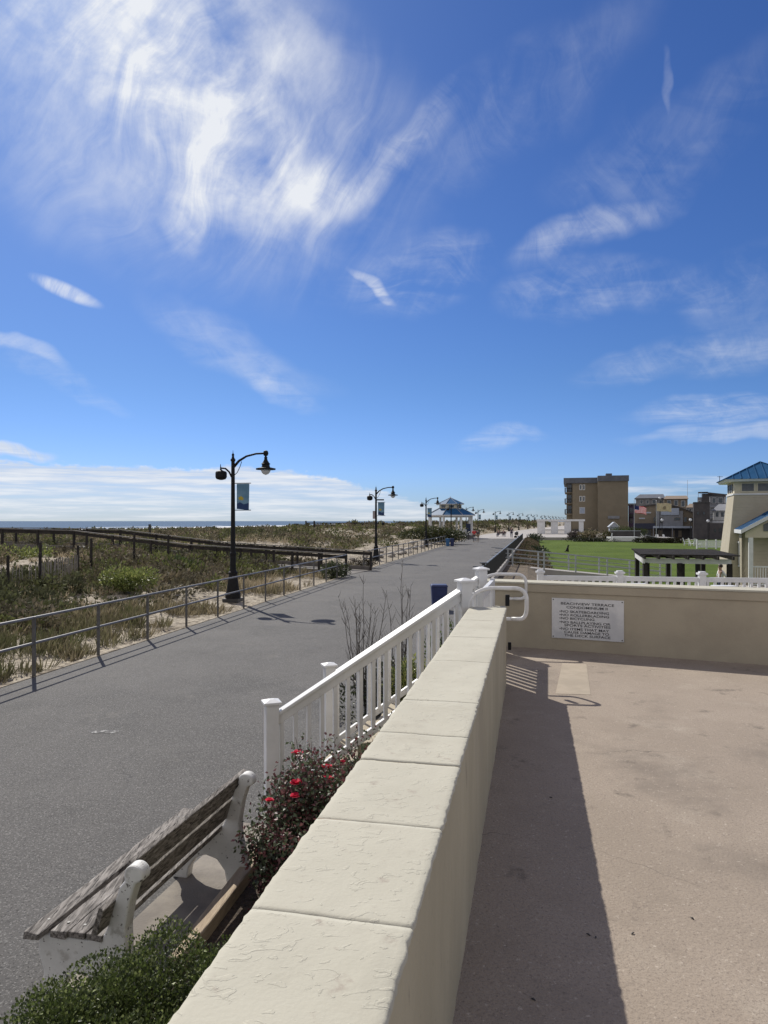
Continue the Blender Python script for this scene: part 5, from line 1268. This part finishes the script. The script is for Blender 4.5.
    m = MB(); m.slab([G(.08, 2.38, g + 1.3), G(.08, 2.82, g + 1.3), G(.08, 2.82, g + 2.6), G(.08, 2.38, g + 2.6)], [G(.101, 2.38, g + 1.3), G(.101, 2.82, g + 1.3), G(.101, 2.82, g + 2.6), G(.101, 2.38, g + 2.6)]); m.build('pane', 'pane', w)
    for a in (.32, 2.9, 5.4):
        m = MB(); m.slab([G(a, .2, g), G(a + .22, .2, g), G(a + .22, .42, g), G(a, .42, g)], [G(a, .2, ze - .35), G(a + .22, .2, ze - .35), G(a + .22, .42, ze - .35), G(a, .42, ze - .35)]); m.build('column', 'white', t)
    m = MB(); zr_ = g + 1.35
    m.bar(G(.55, .3, zr_), G(5.4, .3, zr_), .07, .08); m.bar(G(.55, .3, g + .35), G(5.4, .3, g + .35), .06, .07)
    for k in range(36): p = G(.65 + k * .133, .3, (zr_ + g + .35) / 2); m.box((p.x, p.y, p.z), (.04, .04, 1.0), -th)
    m.build('porch_railing', 'white', t)
    m = MB(); m.slab([G(0, .1, g - .1), G(2 * hw, .1, g - .1), G(2 * hw, 1.6, g - .1), G(0, 1.6, g - .1)], [G(0, .1, g + .2), G(2 * hw, .1, g + .2), G(2 * hw, 1.6, g + .2), G(0, 1.6, g + .2)]); m.build('porch_floor', 'paving', t)
    # weather vane
    v = R4[3]; m = MB(); m.tube([v + Vector((.2, 0, 0)), v + Vector((.2, 0, .45))], .02, 5); m.tube([v + Vector((.05, 0, .4)), v + Vector((.4, 0, .4))], .015, 5); m.build('weather_vane', 'dark', t)
def siding_mat(name, c1, c2):
    m = mat(name, c1, .8, c2, 1.5); T = m.node_tree; N = T.nodes; tc = N.new('ShaderNodeTexCoord'); w = N.new('ShaderNodeTexWave')
    w.wave_type = 'BANDS'; w.bands_direction = 'Z'; w.wave_profile = 'SAW'; w.inputs['Scale'].default_value = 1.6
    T.links.new(tc.outputs['Object'], w.inputs['Vector']); b = N.new('ShaderNodeBump'); b.inputs['Strength'].default_value = .8; b.inputs['Distance'].default_value = .03
    T.links.new(w.outputs['Fac'], b.inputs['Height']); T.links.new(b.outputs[0], N['Principled BSDF'].inputs['Normal']); return m
M['siding'] = siding_mat('cream lap siding', (.47, .42, .32), (.43, .385, .29))
M['louver'] = mat('grey louvres', (.13, .14, .15), .6, (.10, .105, .115), 6)
tower()

# ------------------------------------------------------------------ buildings beyond the lawn
THG = [0.25]                                     # heading of a far building's side walls (radians off the camera's forward axis)
def fp(x, y, Y, back=0.0, XP=640):               # point on the facade plane of a building that stands at distance Y
    g = (math.sin(THG[0]), math.cos(THG[0])); rp = (XP - 384) / F; rx = (x - 384) / F
    t = (rp * Y * g[0] + Y * g[1]) / (rx * g[0] + g[1])
    return (rx * t + g[0] * back, t + g[1] * back, PZ(y, Y))
def bx(m, x0, x1, y0, y1, Y, dep, mi=0):         # block of a far building, from its extent on the facade, running back by dep
    return m.slab([fp(x0, y1, Y), fp(x1, y1, Y), fp(x1, y1, Y, dep), fp(x0, y1, Y, dep)], [fp(x0, y0, Y), fp(x1, y0, Y), fp(x1, y0, Y, dep), fp(x0, y0, Y, dep)], mi)
def window(par, x0, x1, y0, y1, Y, frame='white', pane='pane', fr=.35):
    m = MB(); bx(m, x0, x1, y0, y1, Y - .06, .05); w = m.build('window', frame, par)
    m = MB(); bx(m, x0 + fr, x1 - fr, y0 + fr, y1 - fr, Y - .10, .035); m.build('pane', pane, w)
def apartment():
    THG[0] = .262
    Y1, Y2 = 187, 184; t = thing('apartment_building', 'tall tan flat roofed apartment building with seaside balconies', 'building', (PX(595, 185), 185, -1.1))
    m = MB(); bx(m, 572.5, 598.3, 482, 537, Y1, 22); m.build('wing', 'tan', t)
    m = MB(); bx(m, 598, 628.2, 480.5, 538, Y2, 25); m.build('wing', 'tan', t)
    m = MB(); bx(m, 566.5, 572.6, 482, 537, Y1 + 2.5, 18); m.build('balcony_bay', 'tan', t)
    m = MB(); bx(m, 563.6, 598, 476.8, 482.3, Y1 - .5, 24); m.build('roof', 'roofgrey', t)
    m = MB(); bx(m, 597.8, 629, 475, 480.6, Y2 - .5, 27); m.build('roof', 'roofgrey', t)
    for y in (491.5, 502.5, 513.5):
        m = MB(); bx(m, 564.8, 572.4, y, y + .9, Y1 + 1, 10); m.build('balcony_floor', 'tan2', t)
        m = MB(); bx(m, 564.6, 565.4, y - 4.6, y, Y1 + 1, 10); bx(m, 565.4, 571.5, y - 4.6, y - 4.1, Y1 + 1, .2)
        for k in range(8): bx(m, 565.6 + k * .8, 565.8 + k * .8, y - 4.3, y, Y1 + 1, .15)
        m.build('balcony_railing', 'dark', t)
        m = MB(); bx(m, 567.5, 571.5, y - 8.2, y - .4, Y1 + 2.45, .05); m.build('balcony_door', 'pane', t)
    for y in (483.8, 495.5):
        window(t, 579.3, 581.9, y, y + 5.6, Y1, 'whiteold', 'pane', .6); window(t, 582.5, 585.1, y, y + 5.6, Y1, 'whiteold', 'pane', .6)
    window(t, 579.5, 585, 507, 513.5, Y1, 'whiteold', 'bluewall')
    m = MB(); bx(m, 572.5, 598, 529.5, 531, Y1 - .6, .6); m.build('canopy', 'dark', t)
    m = MB(); bx(m, 608, 619.5, 515.8, 518.6, Y2 - .35, .3); m.build('sign_board', 'greywall', t)
    m = MB(); bx(m, 620.5, 627, 530, 534.5, Y2 - .2, .15); m.build('garage_door', 'bluewall', t)
    m = MB(); bx(m, 606, 612, 472.9, 475.1, Y2 + 8, 4); m.build('roof_unit', 'roofgrey', t)
apartment()
def kiosk():
    THG[0] = .2
    Y = 172; t = thing('kiosk', 'small white gabled kiosk in front of the tan apartment building', 'kiosk', (PX(614, Y), Y, -1))
    m = MB(); bx(m, 610, 618.4, 526, 536, Y, 3); m.build('wall', 'bluewall', t)
    m = MB(); m.slab([fp(608.6, 527, Y, -.4), fp(619.8, 527, Y, -.4), fp(614.2, 522, Y, -.4)], [fp(608.6, 527, Y, 3.4), fp(619.8, 527, Y, 3.4), fp(614.2, 522, Y, 3.4)]); m.build('roof', 'bluewall', t)
    for p, q in (((608.6, 527), (614.2, 522)), ((614.2, 522), (619.8, 527))): m = MB(); m.bar(fp(*p, Y, -.5), fp(*q, Y, -.5), .15, .18); m.build('fascia', 'white', t)
kiosk()
def colonnade():
    THG[0] = .22
    Y = 146; t = thing('colonnade', 'white flat roofed colonnade with square pillars on the plaza', 'pavilion', (PX(560, Y), Y, 0))
    m = MB(); bx(m, 536.5, 585, 519.3, 521.2, Y, 6); m.build('roof', 'white', t)
    for (x0, x1) in ((537.2, 545), (551, 558), (564.5, 571), (579, 583.6)):
        m = MB(); bx(m, x0, x1, 521.2, 534.4, Y + .3, .9); m.build('pillar', 'white', t)
    for (x0, x1) in ((540, 543), (553, 556), (567, 570), (579, 582)):
        m = MB(); bx(m, x0, x1, 521.2, 534.2, Y + 5, .6); m.build('pillar', 'white', t)
    for (x0, x1) in ((545, 551), (558, 564.5)):
        m = MB(); bx(m, x0, x1, 529.8, 530.4, Y + 5, .2)
        for k in range(12): bx(m, lerp(x0, x1, k / 12), lerp(x0, x1, k / 12) + .12, 530, 534, Y + 5, .1)
        m.build('railing', 'dark', t)
colonnade()
def stage():
    THG[0] = 0.0
    Y = 112; g = lawn_z(Y)
    t = thing('terrace_steps', 'white low wall with a slanted white rail at the back of the lawn', 'wall', (PX(627, Y), Y, g))
    m = MB(); bx(m, 612.5, 640.5, 537, 541.3, Y, 3); m.build('step_face', 'white', t)
    m = MB(); bx(m, 611, 641, 530.4, 531.2, Y + 5, .4); m.build('top_rail', 'greywall', t)
    m = MB(); bx(m, 611, 641, 531.2, 537, Y + 5.1, .3); m.build('rear_wall', M['slate'], t)
    for (x0, y0, x1, y1) in ((640, 533, 645.5, 541), (611.5, 533, 609.5, 541)):
        m = MB(); m.bar((PX(x0, Y), Y - .3, PZ(y0, Y)), (PX(x1, Y), Y - .6, PZ(y1, Y)), .1, .16); m.bar((PX(x0, Y), Y - .3, PZ(y0 + 2.4, Y)), (PX(x1 - .6, Y), Y - .6, PZ(y1 + .7, Y)), .1, .16); m.build('slanted_rail', 'white', t)
    t = thing('planter_wall', 'dark low wall with pale sloping cap right of the white low wall', 'wall', (PX(662, Y), Y, g))
    m = MB(); a, b = PX(646, Y), PX(679, Y)
    m.slab([(a, Y, g - .2), (b, Y, g - .2), (b, Y, PZ(543, Y)), (a, Y, PZ(535.6, Y))], [(a, Y + 2, g - .2), (b, Y + 2, g - .2), (b, Y + 2, PZ(543, Y)), (a, Y + 2, PZ(535.6, Y))]); m.build('wall_face', 'slate', t)
    m = MB(); m.bar((a, Y, PZ(535.2, Y)), (b, Y, PZ(542.6, Y)), .4, .14); m.build('cap', 'greywall', t)
stage()
beds = [(584, 118, 1.6, 1.6, [(.30, .25, .17), (.22, .19, .12), (.12, .13, .06)], 'pale feathery ornamental grass clump at the left end of the bed behind the lawn'),
        (596, 117, 2.0, 1.9, [(.33, .27, .19), (.24, .2, .14), (.12, .12, .06)], 'broad pale flowering shrub in the middle of the bed behind the lawn'),
        (607, 118, 1.7, 1.9, [(.28, .23, .15), (.1, .11, .05), (.06, .07, .03)], 'mixed pale and dark shrub right of the broad pale one'),
        (622, 150, 2.6, 2.2, [(.08, .12, .03), (.05, .08, .025)], 'green shrub in front of the tan apartment building'),
        (636, 150, 2.4, 1.9, [(.06, .08, .03), (.04, .06, .02)], 'dark green shrub at the foot of the first flagpole'),
        (574, 119, 1.1, 1.5, [(.16, .13, .13), (.1, .09, .08)], 'mauve grey shrub beside the last white pillar'),
        (648, 108, 2.2, .7, [(.02, .022, .012), (.035, .035, .018)], 'dark shrub before the sloping planter wall, left of a longer one'),
        (668, 107, 2.6, .8, [(.02, .022, .012), (.04, .03, .018)], 'long dark shrub before the right half of the sloping planter wall')]
for (x, Y, w, h, cl, l) in beds:
    bush('shrub', l, PX(x, Y), Y, lawn_z(min(Y, 121)), w, 1.4, h, 1300, cl, .26, lumps=9, group='shrubs beyond the lawn', matname='leafmatt')
bush('shrub', 'dark low planting rimming the front of the bed behind the lawn', PX(592, 112), 112, lawn_z(112), 4.6, .8, .55, 1600, [(.02, .025, .012), (.035, .04, .02)], .22, lumps=14, group='shrubs beyond the lawn')

def cup_building():
    THG[0] = .35
    Y = 160; t = thing('shop_building', 'tan shop building with a dark arched roof edge and blue grey centre front', 'building', (PX(665, Y), Y, -1.1)); n = 14
    def top(x): return interp(x, [634, 642, 650, 658, 666, 674, 682, 690, 696], [508, 506.0, 504.6, 503.8, 504.2, 505.6, 508, 511, 513.5])
    xs = np.linspace(634, 696, n + 1); m = MB()
    f = [fp(x, top(x), Y) for x in xs] + [fp(696, 545, Y), fp(634, 545, Y)]; b = [fp(x, top(x), Y, 14) for x in xs] + [fp(696, 545, Y, 14), fp(634, 545, Y, 14)]
    m.slab(f, b); m.build('wall', 'tan2', t)
    m = MB()
    for i in range(n): 
        a, c = xs[i], xs[i + 1]; m.slab([fp(a, top(a) + 1.1, Y, -.6), fp(c, top(c) + 1.1, Y, -.6), fp(c, top(c) + 1.1, Y, 15), fp(a, top(a) + 1.1, Y, 15)], [fp(a, top(a), Y, -.6), fp(c, top(c), Y, -.6), fp(c, top(c), Y, 15), fp(a, top(a), Y, 15)])
    m.build('roof', 'slate', t)
    m = MB(); bx(m, 656, 683, 511, 526.5, Y - .5, .45); m.build('centre_front', 'greywall', t)
    m = MB(); bx(m, 661, 679, 508.3, 515, Y - .8, .28); m.build('sign_board', 'bluewall', t)
    for (a, c, y0, y1) in ((653.5, 655.5, 517, 522), (674, 680, 517.5, 520.3), (660, 663, 517.5, 523), (684, 687, 517, 522), (690, 693, 518, 522), (639, 645, 517.8, 519.0), (645, 651, 512, 513.4), (662, 665.5, 512, 514)):
        window(t, a, c, y0, y1, Y - .55, 'tan2' if y1 - y0 > 1.6 else 'whiteold', 'pane' if y1 - y0 > 1.6 else 'bluewall', .25)
    m = MB(); bx(m, 634.5, 655, 523.3, 528.8, Y - 2.2, 2.1); m.build('awning', 'awning', t)
    m = MB(); bx(m, 653, 692, 526, 528.0, Y - 2.4, 2.3); m.build('awning', 'bluewall', t)
    m = MB(); bx(m, 655, 695.5, 528.0, 541, Y - .3, .25); m.build('shopfront', 'slate', t)
    for k, (a, c) in enumerate(((636, 640.5), (641.5, 646), (647, 651))): window(t, a, c, 529.5, 538.5, Y - .1, 'greywall', 'pane')
    for (a, c) in ((658, 663), (671, 675), (678, 682)): window(t, a, c, 530, 537, Y - .35, 'dark', 'tan2')
    for x in (653, 692, 672): m = MB(); bx(m, x, x + .8, 528, 541, Y - 2.3, .3); m.build('post', 'greywall', t)
cup_building()
def block(name, label, cat, Y, parts, wins=(), dep=12):
    THG[0] = math.atan((parts[0][2] - 384) / F) - .01
    t = thing(name, label, cat, (PX((parts[0][2] + parts[0][3]) / 2, Y), Y, -1.1), 'houses of the town behind the lawn')
    for (nm, mt, x0, x1, y0, y1, dy) in parts: m = MB(); bx(m, x0, x1, y0, y1, Y + dy, dep if nm not in ('railing', 'trim', 'door') else .3); m.build(nm, mt, t)
    for (x0, x1, y0, y1, dy, fm) in wins: window(t, x0, x1, y0, y1, Y + dy, fm)
    return t
def roofs(t, x0, x1, ye, yr, Y, dep, mt, xr0=None, xr1=None):
    xr0 = x0 + 3 if xr0 is None else xr0; xr1 = x1 - 3 if xr1 is None else xr1
    m = MB(); a = [fp(x0, ye, Y, -.8), fp(x1, ye, Y, -.8), fp(x1, ye, Y, dep), fp(x0, ye, Y, dep)]
    b = [fp(xr0, yr, Y, dep * .4), fp(xr1, yr, Y, dep * .4), fp(xr1, yr, Y, dep * .6), fp(xr0, yr, Y, dep * .6)]
    m.slab(a, b); m.build('roof', mt, t)
t = block('house', 'grey hip roofed house showing over the left of the arched shop roof', 'house', 215, [('wall', 'greywall', 636, 664, 498, 540, 0)],
          [(640, 643, 500, 504, 0, 'white'), (646, 649, 500, 504, 0, 'white'), (652, 656, 499.5, 504, 0, 'white'), (659, 662, 500, 504, 0, 'white')])
roofs(t, 634.5, 665.5, 498.3, 493.8, 215, 12, 'roofgrey', 640, 664)
t = block('house', 'brown roofed house showing over the right of the arched shop roof', 'house', 205, [('wall', 'tan2', 664, 687.5, 499, 540, 0)],
          [(667, 671, 500.5, 505, 0, 'white'), (674, 678, 500.5, 506, 0, 'white'), (681, 685, 501, 507, 0, 'white')])
roofs(t, 663.5, 688.5, 499.3, 495.6, 205, 12, 'shingle', 666, 687.5)
t = block('house', 'small dark gabled house peeking above the arched roof near the dark block', 'house', 190, [('wall', 'greywall', 686.5, 697, 507.5, 540, 0)], [(689, 691.5, 508.5, 511.5, 0, 'white')], 8)
roofs(t, 685.5, 698, 507.8, 503.8, 190, 8, 'shingle', 690, 694)
block('townhouse', 'dark plum narrow house beside the tan apartment building', 'house', 192, [('wall', 'purple', 628.8, 636, 505, 540, 0), ('roof', 'greywall', 628.4, 636.4, 503.3, 505, -.4), ('balcony', 'dark', 629.2, 633.4, 516, 517, -1.2), ('railing', 'dark', 629.2, 633.4, 514, 516.2, -1.2)],
      [(630, 632.5, 508, 512.5, 0, 'greywall'), (630, 632.5, 518.5, 523, 0, 'greywall'), (629.6, 633.5, 529, 534, 0, 'greywall')], 9)
block('flats', 'dark slate box building right of the arched shop', 'building', 150, [('wall', 'slate', 693.5, 710, 503.2, 541, 0), ('wall', 'slate', 709.8, 726, 523.0, 541, -.3), ('parapet', 'dark', 693.2, 710.3, 502.6, 503.3, -.2), ('railing', 'dark', 709.8, 726, 520.2, 520.7, -.3)],
      [(697, 699, 512, 515, 0, 'dark'), (703, 705, 512, 515, 0, 'dark'), (714, 716, 528, 532, -.3, 'dark'), (719, 721, 528, 532, -.3, 'dark')], 14)
def modern():
    Y = 178; t = block('flats', 'modern grey flats with a black slanted roof and balconies behind the dark box', 'building', Y,
       [('wall', 'greywall', 708.5, 726, 496.5, 536, 0), ('stair_tower', 'slate', 702, 708.8, 494.5, 536, -.2), ('terrace', 'greywall', 697.5, 702.1, 498, 536, .3), ('trim', 'white', 709.5, 710.2, 498, 524, -.2), ('trim', 'white', 724.5, 725.4, 498, 524, -.2),
        ('balcony', 'greywall', 710, 726, 507, 508, -1.2), ('balcony', 'greywall', 710, 726, 517.5, 518.6, -1.2), ('railing', 'dark', 710, 726, 514.6, 515.1, -1.2), ('railing', 'dark', 710, 726, 504.1, 504.6, -1.2)],
       [(712, 716, 498.6, 504, 0, 'white'), (718, 723, 498.6, 504, 0, 'white'), (712, 716, 509.5, 515.5, 0, 'white'), (718, 723, 509.5, 515.5, 0, 'white'), (698.3, 701, 501, 505, .3, 'white')], 12)
    m = MB(); m.slab([fp(708, 495.3, Y, -1), fp(727, 497.5, Y, -1), fp(727, 497.5, Y, 12), fp(708, 495.3, Y, 12)], [fp(708, 493.4, Y, -1), fp(727, 495.6, Y, -1), fp(727, 495.6, Y, 12), fp(708, 493.4, Y, 12)]); m.build('roof', 'slate', t)
    m = MB(); bx(m, 698, 708, 492.8, 493.4, Y - .5, 6); m.build('canopy', 'slate', t)
    for x in (698.2, 701): m = MB(); bx(m, x, x + .4, 493.3, 498, Y - .4, .15); m.build('canopy_post', 'lightgalv', t)
modern()
t = block('house', 'pale gabled house tucked between the modern flats and the tower', 'house', 160, [('wall', 'whiteold', 713.5, 727, 510, 536, 0), ('railing', 'white', 712.5, 727, 520, 523, -1.5)],
          [(716, 718.6, 512.5, 517, 0, 'greywall'), (721, 724, 512.5, 517, 0, 'greywall')], 8)
roofs(t, 711.5, 729, 511, 504.5, 160, 8, 'greywall', 719, 726)
def town_fill():                                   # low roofs glimpsed at the horizon past the flats
    for (x0, x1, y, Y, mt, rf, lab) in ((729, 765, 512, 230, 'greywall', 'roofgrey', 'grey house behind the tower at the right edge'),):
        t = block('house', lab, 'house', Y, [('wall', mt, x0, x1, y, 538, 0)], [(x0 + 3, x0 + 6, y + 3, y + 7, 0, 'white')], 10); roofs(t, x0 - 1, x1 + 1, y, y - 4, Y, 10, rf)
town_fill()

# ------------------------------------------------------------------ flags, chairs, fence beyond the lawn
def flagpole(label, flabel, x, Y, ytop, y0, y1, L, us):
    X = PX(x, Y); zt = PZ(ytop, Y); t = thing('flagpole', label, 'flagpole', (X, Y, lawn_z(Y)), 'flagpoles behind the lawn')
    m = MB(); m.tube([(X, Y, -.6), (X, Y, zt)], [.07, .035], 8); m.build('pole', 'lightgalv', t)
    m = MB(); m.lathe((X, Y, zt - .02), [(.02, 0), (.09, .07), (.02, .15)], 8); m.build('finial', 'white', t)
    za, zb = PZ(y0, Y), PZ(y1, Y); H = za - zb; nx, nzv = 16, 13
    f = MB(); vs = []
    for i in range(nx + 1):
        for j in range(nzv + 1):
            u, v = i / nx, j / nzv; vs.append((X + .05 + u * L, Y - .05 + .16 * math.sin(u * 7 + v * 1.2) * u, za - v * H - u * u * (.45 if us else .25) - .06 * math.sin(u * 6)))
    for i in range(nx):
        for j in range(nzv):
            a = i * (nzv + 1) + j; mi = (1 if (i < 6 and j < 7) else (0 if j % 2 == 0 else 2)) if us else 0
            f.f.append((a, a + 1, a + nzv + 2, a + nzv + 1)); f.m.append(mi)
    f.v = vs
    if us: fl = f.build('flag', [M['flagred'], M['flagblue'], M['flagwhite']], None, smooth=True, loc=(X, Y, zb))
    else:
        fl = f.build('flag', [M['flagcream']], None, smooth=True, loc=(X, Y, zb))
    so_ = fl.modifiers.new('thick', 'SOLIDIFY'); so_.thickness = .01
    tag(fl, flabel, 'flag', 'flags flying behind the lawn')
    if not us:
        m = MB(); c = Vector((X + L * .52, Y - .18, (za + zb) / 2 - .15)); m.add([c + Vector((math.cos(k * 1.0472) * .28, 0, math.sin(k * 1.0472) * .3)) for k in range(6)], [tuple(range(6))])
        e = m.build('emblem', 'khaki'); e.parent = fl; e.location = -fl.location
M['flagred'] = mat('flag red', (.62, .06, .09), .8, trans=.45); M['flagblue'] = mat('flag blue', (.03, .04, .16), .8, trans=.3); M['flagwhite'] = mat('flag white', (.75, .72, .72), .8, trans=.45)
M['flagcream'] = mat('cream flag cloth', (.62, .55, .40), .8, (.55, .48, .35), 2, trans=.3)
flagpole('left flagpole behind the lawn, before the shop building', 'american flag with red stripes drooping from the left flagpole', 634.2, 116, 500.5, 505.6, 512.6, 2.0, True)
flagpole('right flagpole behind the lawn, cream flag on it', 'cream flag with a dark emblem on the right flagpole', 656.3, 116, 501, 502.8, 511, 2.5, False)
def globe_light(label, x, y, Y, g=-1.1):
    X = PX(x, Y); z = PZ(y, Y); t = thing('globe_lamp', label, 'street lamp', (X, Y, g)); m = MB(); m.tube([(X, Y, g), (X, Y, z - .2)], [.08, .05], 6); m.build('pole', 'black', t)
    m = MB(); m.lathe((X, Y, z - .25), [(.08, 0), (.24, .12), (.28, .28), (.2, .44), (.03, .52)], 10); m.build('globe', 'glass', t, smooth=True)
globe_light('white globe lamp on a tall dark pole above the shop roof', 659.8, 498, 150)
globe_light('globe lamp in front of the right half of the arched shop', 690.4, 519.8, 130)
globe_light('globe lamp in front of the dark slate building', 708, 521, 130)
globe_light('globe lamp below the cream flag in front of the shop', 662, 520, 134)
def mast():
    Y = 240; X = PX(687.5, Y); t = thing('antenna_mast', 'very thin antenna mast rising over the town roofs', 'mast', (X, Y, -1.1)); m = MB(); m.tube([(X, Y, -1), (X, Y, PZ(480, Y))], [.10, .05], 6); m.build('pole', 'lightgalv', t)
mast()
def chair(label, X, Y, g, rz):
    t = thing('garden_chair', label, 'chair', (X, Y, g), 'white garden chairs behind the lawn'); c, s = math.cos(rz), math.sin(rz)
    def q(x, y, z): return (X + c * x - s * y, Y + s * x + c * y, g + z)
    m = MB(); m.slab([q(-.3, -.28, .32), q(.3, -.28, .32), q(.3, .3, .24), q(-.3, .3, .24)], [q(-.3, -.28, .36), q(.3, -.28, .36), q(.3, .3, .28), q(-.3, .3, .28)]); m.build('seat', 'white', t)
    m = MB()
    for k in range(5):
        x = -.3 + k * .125; h = 1.0 + .1 * (1 - abs(k - 2) / 2); m.slab([q(x, .28, .24), q(x + .1, .28, .24), q(x + .1, .52, h), q(x, .52, h)], [q(x, .31, .24), q(x + .1, .31, .24), q(x + .1, .55, h), q(x, .55, h)])
    m.build('backrest', 'white', t)
    for a in (-.36, .3):
        m = MB(); m.slab([q(a, -.36, .56), q(a + .1, -.36, .56), q(a + .1, .42, .6), q(a, .42, .6)], [q(a, -.36, .59), q(a + .1, -.36, .59), q(a + .1, .42, .63), q(a, .42, .63)]); m.build('armrest', 'white', t)
        for b in (-.3, .3): m = MB(); m.slab([q(a, b, 0), q(a + .07, b, 0), q(a + .07, b + .08, 0), q(a, b + .08, 0)], [q(a, b, .57), q(a + .07, b, .57), q(a + .07, b + .08, .57), q(a, b + .08, .57)]); m.build('leg', 'white', t)
for i, (x, Y, lab) in enumerate([(658.5, 121, 'left of the pair behind the planter wall'), (666, 121, 'right of the pair behind the planter wall'), (687, 98, 'on the lawn, nearest to the dark planter wall'), (692.5, 97, 'in the middle of three on the lawn'), (698, 96, 'beside the end of the white picket fence')]):
    chair('white slatted garden chair, ' + lab, PX(x, Y), Y, (PZ(540.5, Y) if Y > 110 else lawn_z(Y)), R(10 + 25 * i))
m = MB(); m.prism([(PX(650, 118), 118), (PX(690, 118), 118), (PX(700, 124), 126), (PX(645, 126), 126)], -1.2, PZ(540.5, 121)); struct(m.build('upper_path', 'paving'))
def far_fence():
    Y = 89; t = thing('picket_fence', 'white picket fence at the right end of the lawn, before the tower', 'fence', (PX(700, Y), Y, lawn_z(Y))); g = lawn_z(Y)
    xs = np.linspace(PX(697, Y), PX(735, Y), 5)
    for x in xs: m = MB(); m.box((x, Y, g + .58), (.16, .16, 1.2)); m.build('post', 'white', t)
    for i in range(4):
        m = MB(); m.bar((xs[i], Y, g + .98), (xs[i + 1], Y, g + .98), .06, .10); m.bar((xs[i], Y, g + .2), (xs[i + 1], Y, g + .2), .06, .10)
        for k in range(1, 9): x = lerp(xs[i], xs[i + 1], k / 9); m.box((x, Y, g + .6), (.06, .04, .85))
        m.build('picket_panel', 'white', t)
far_fence()

# clean helper properties
for o in bpy.data.objects:
    for k in ('_off', '_local'):
        if k in o: del o[k]
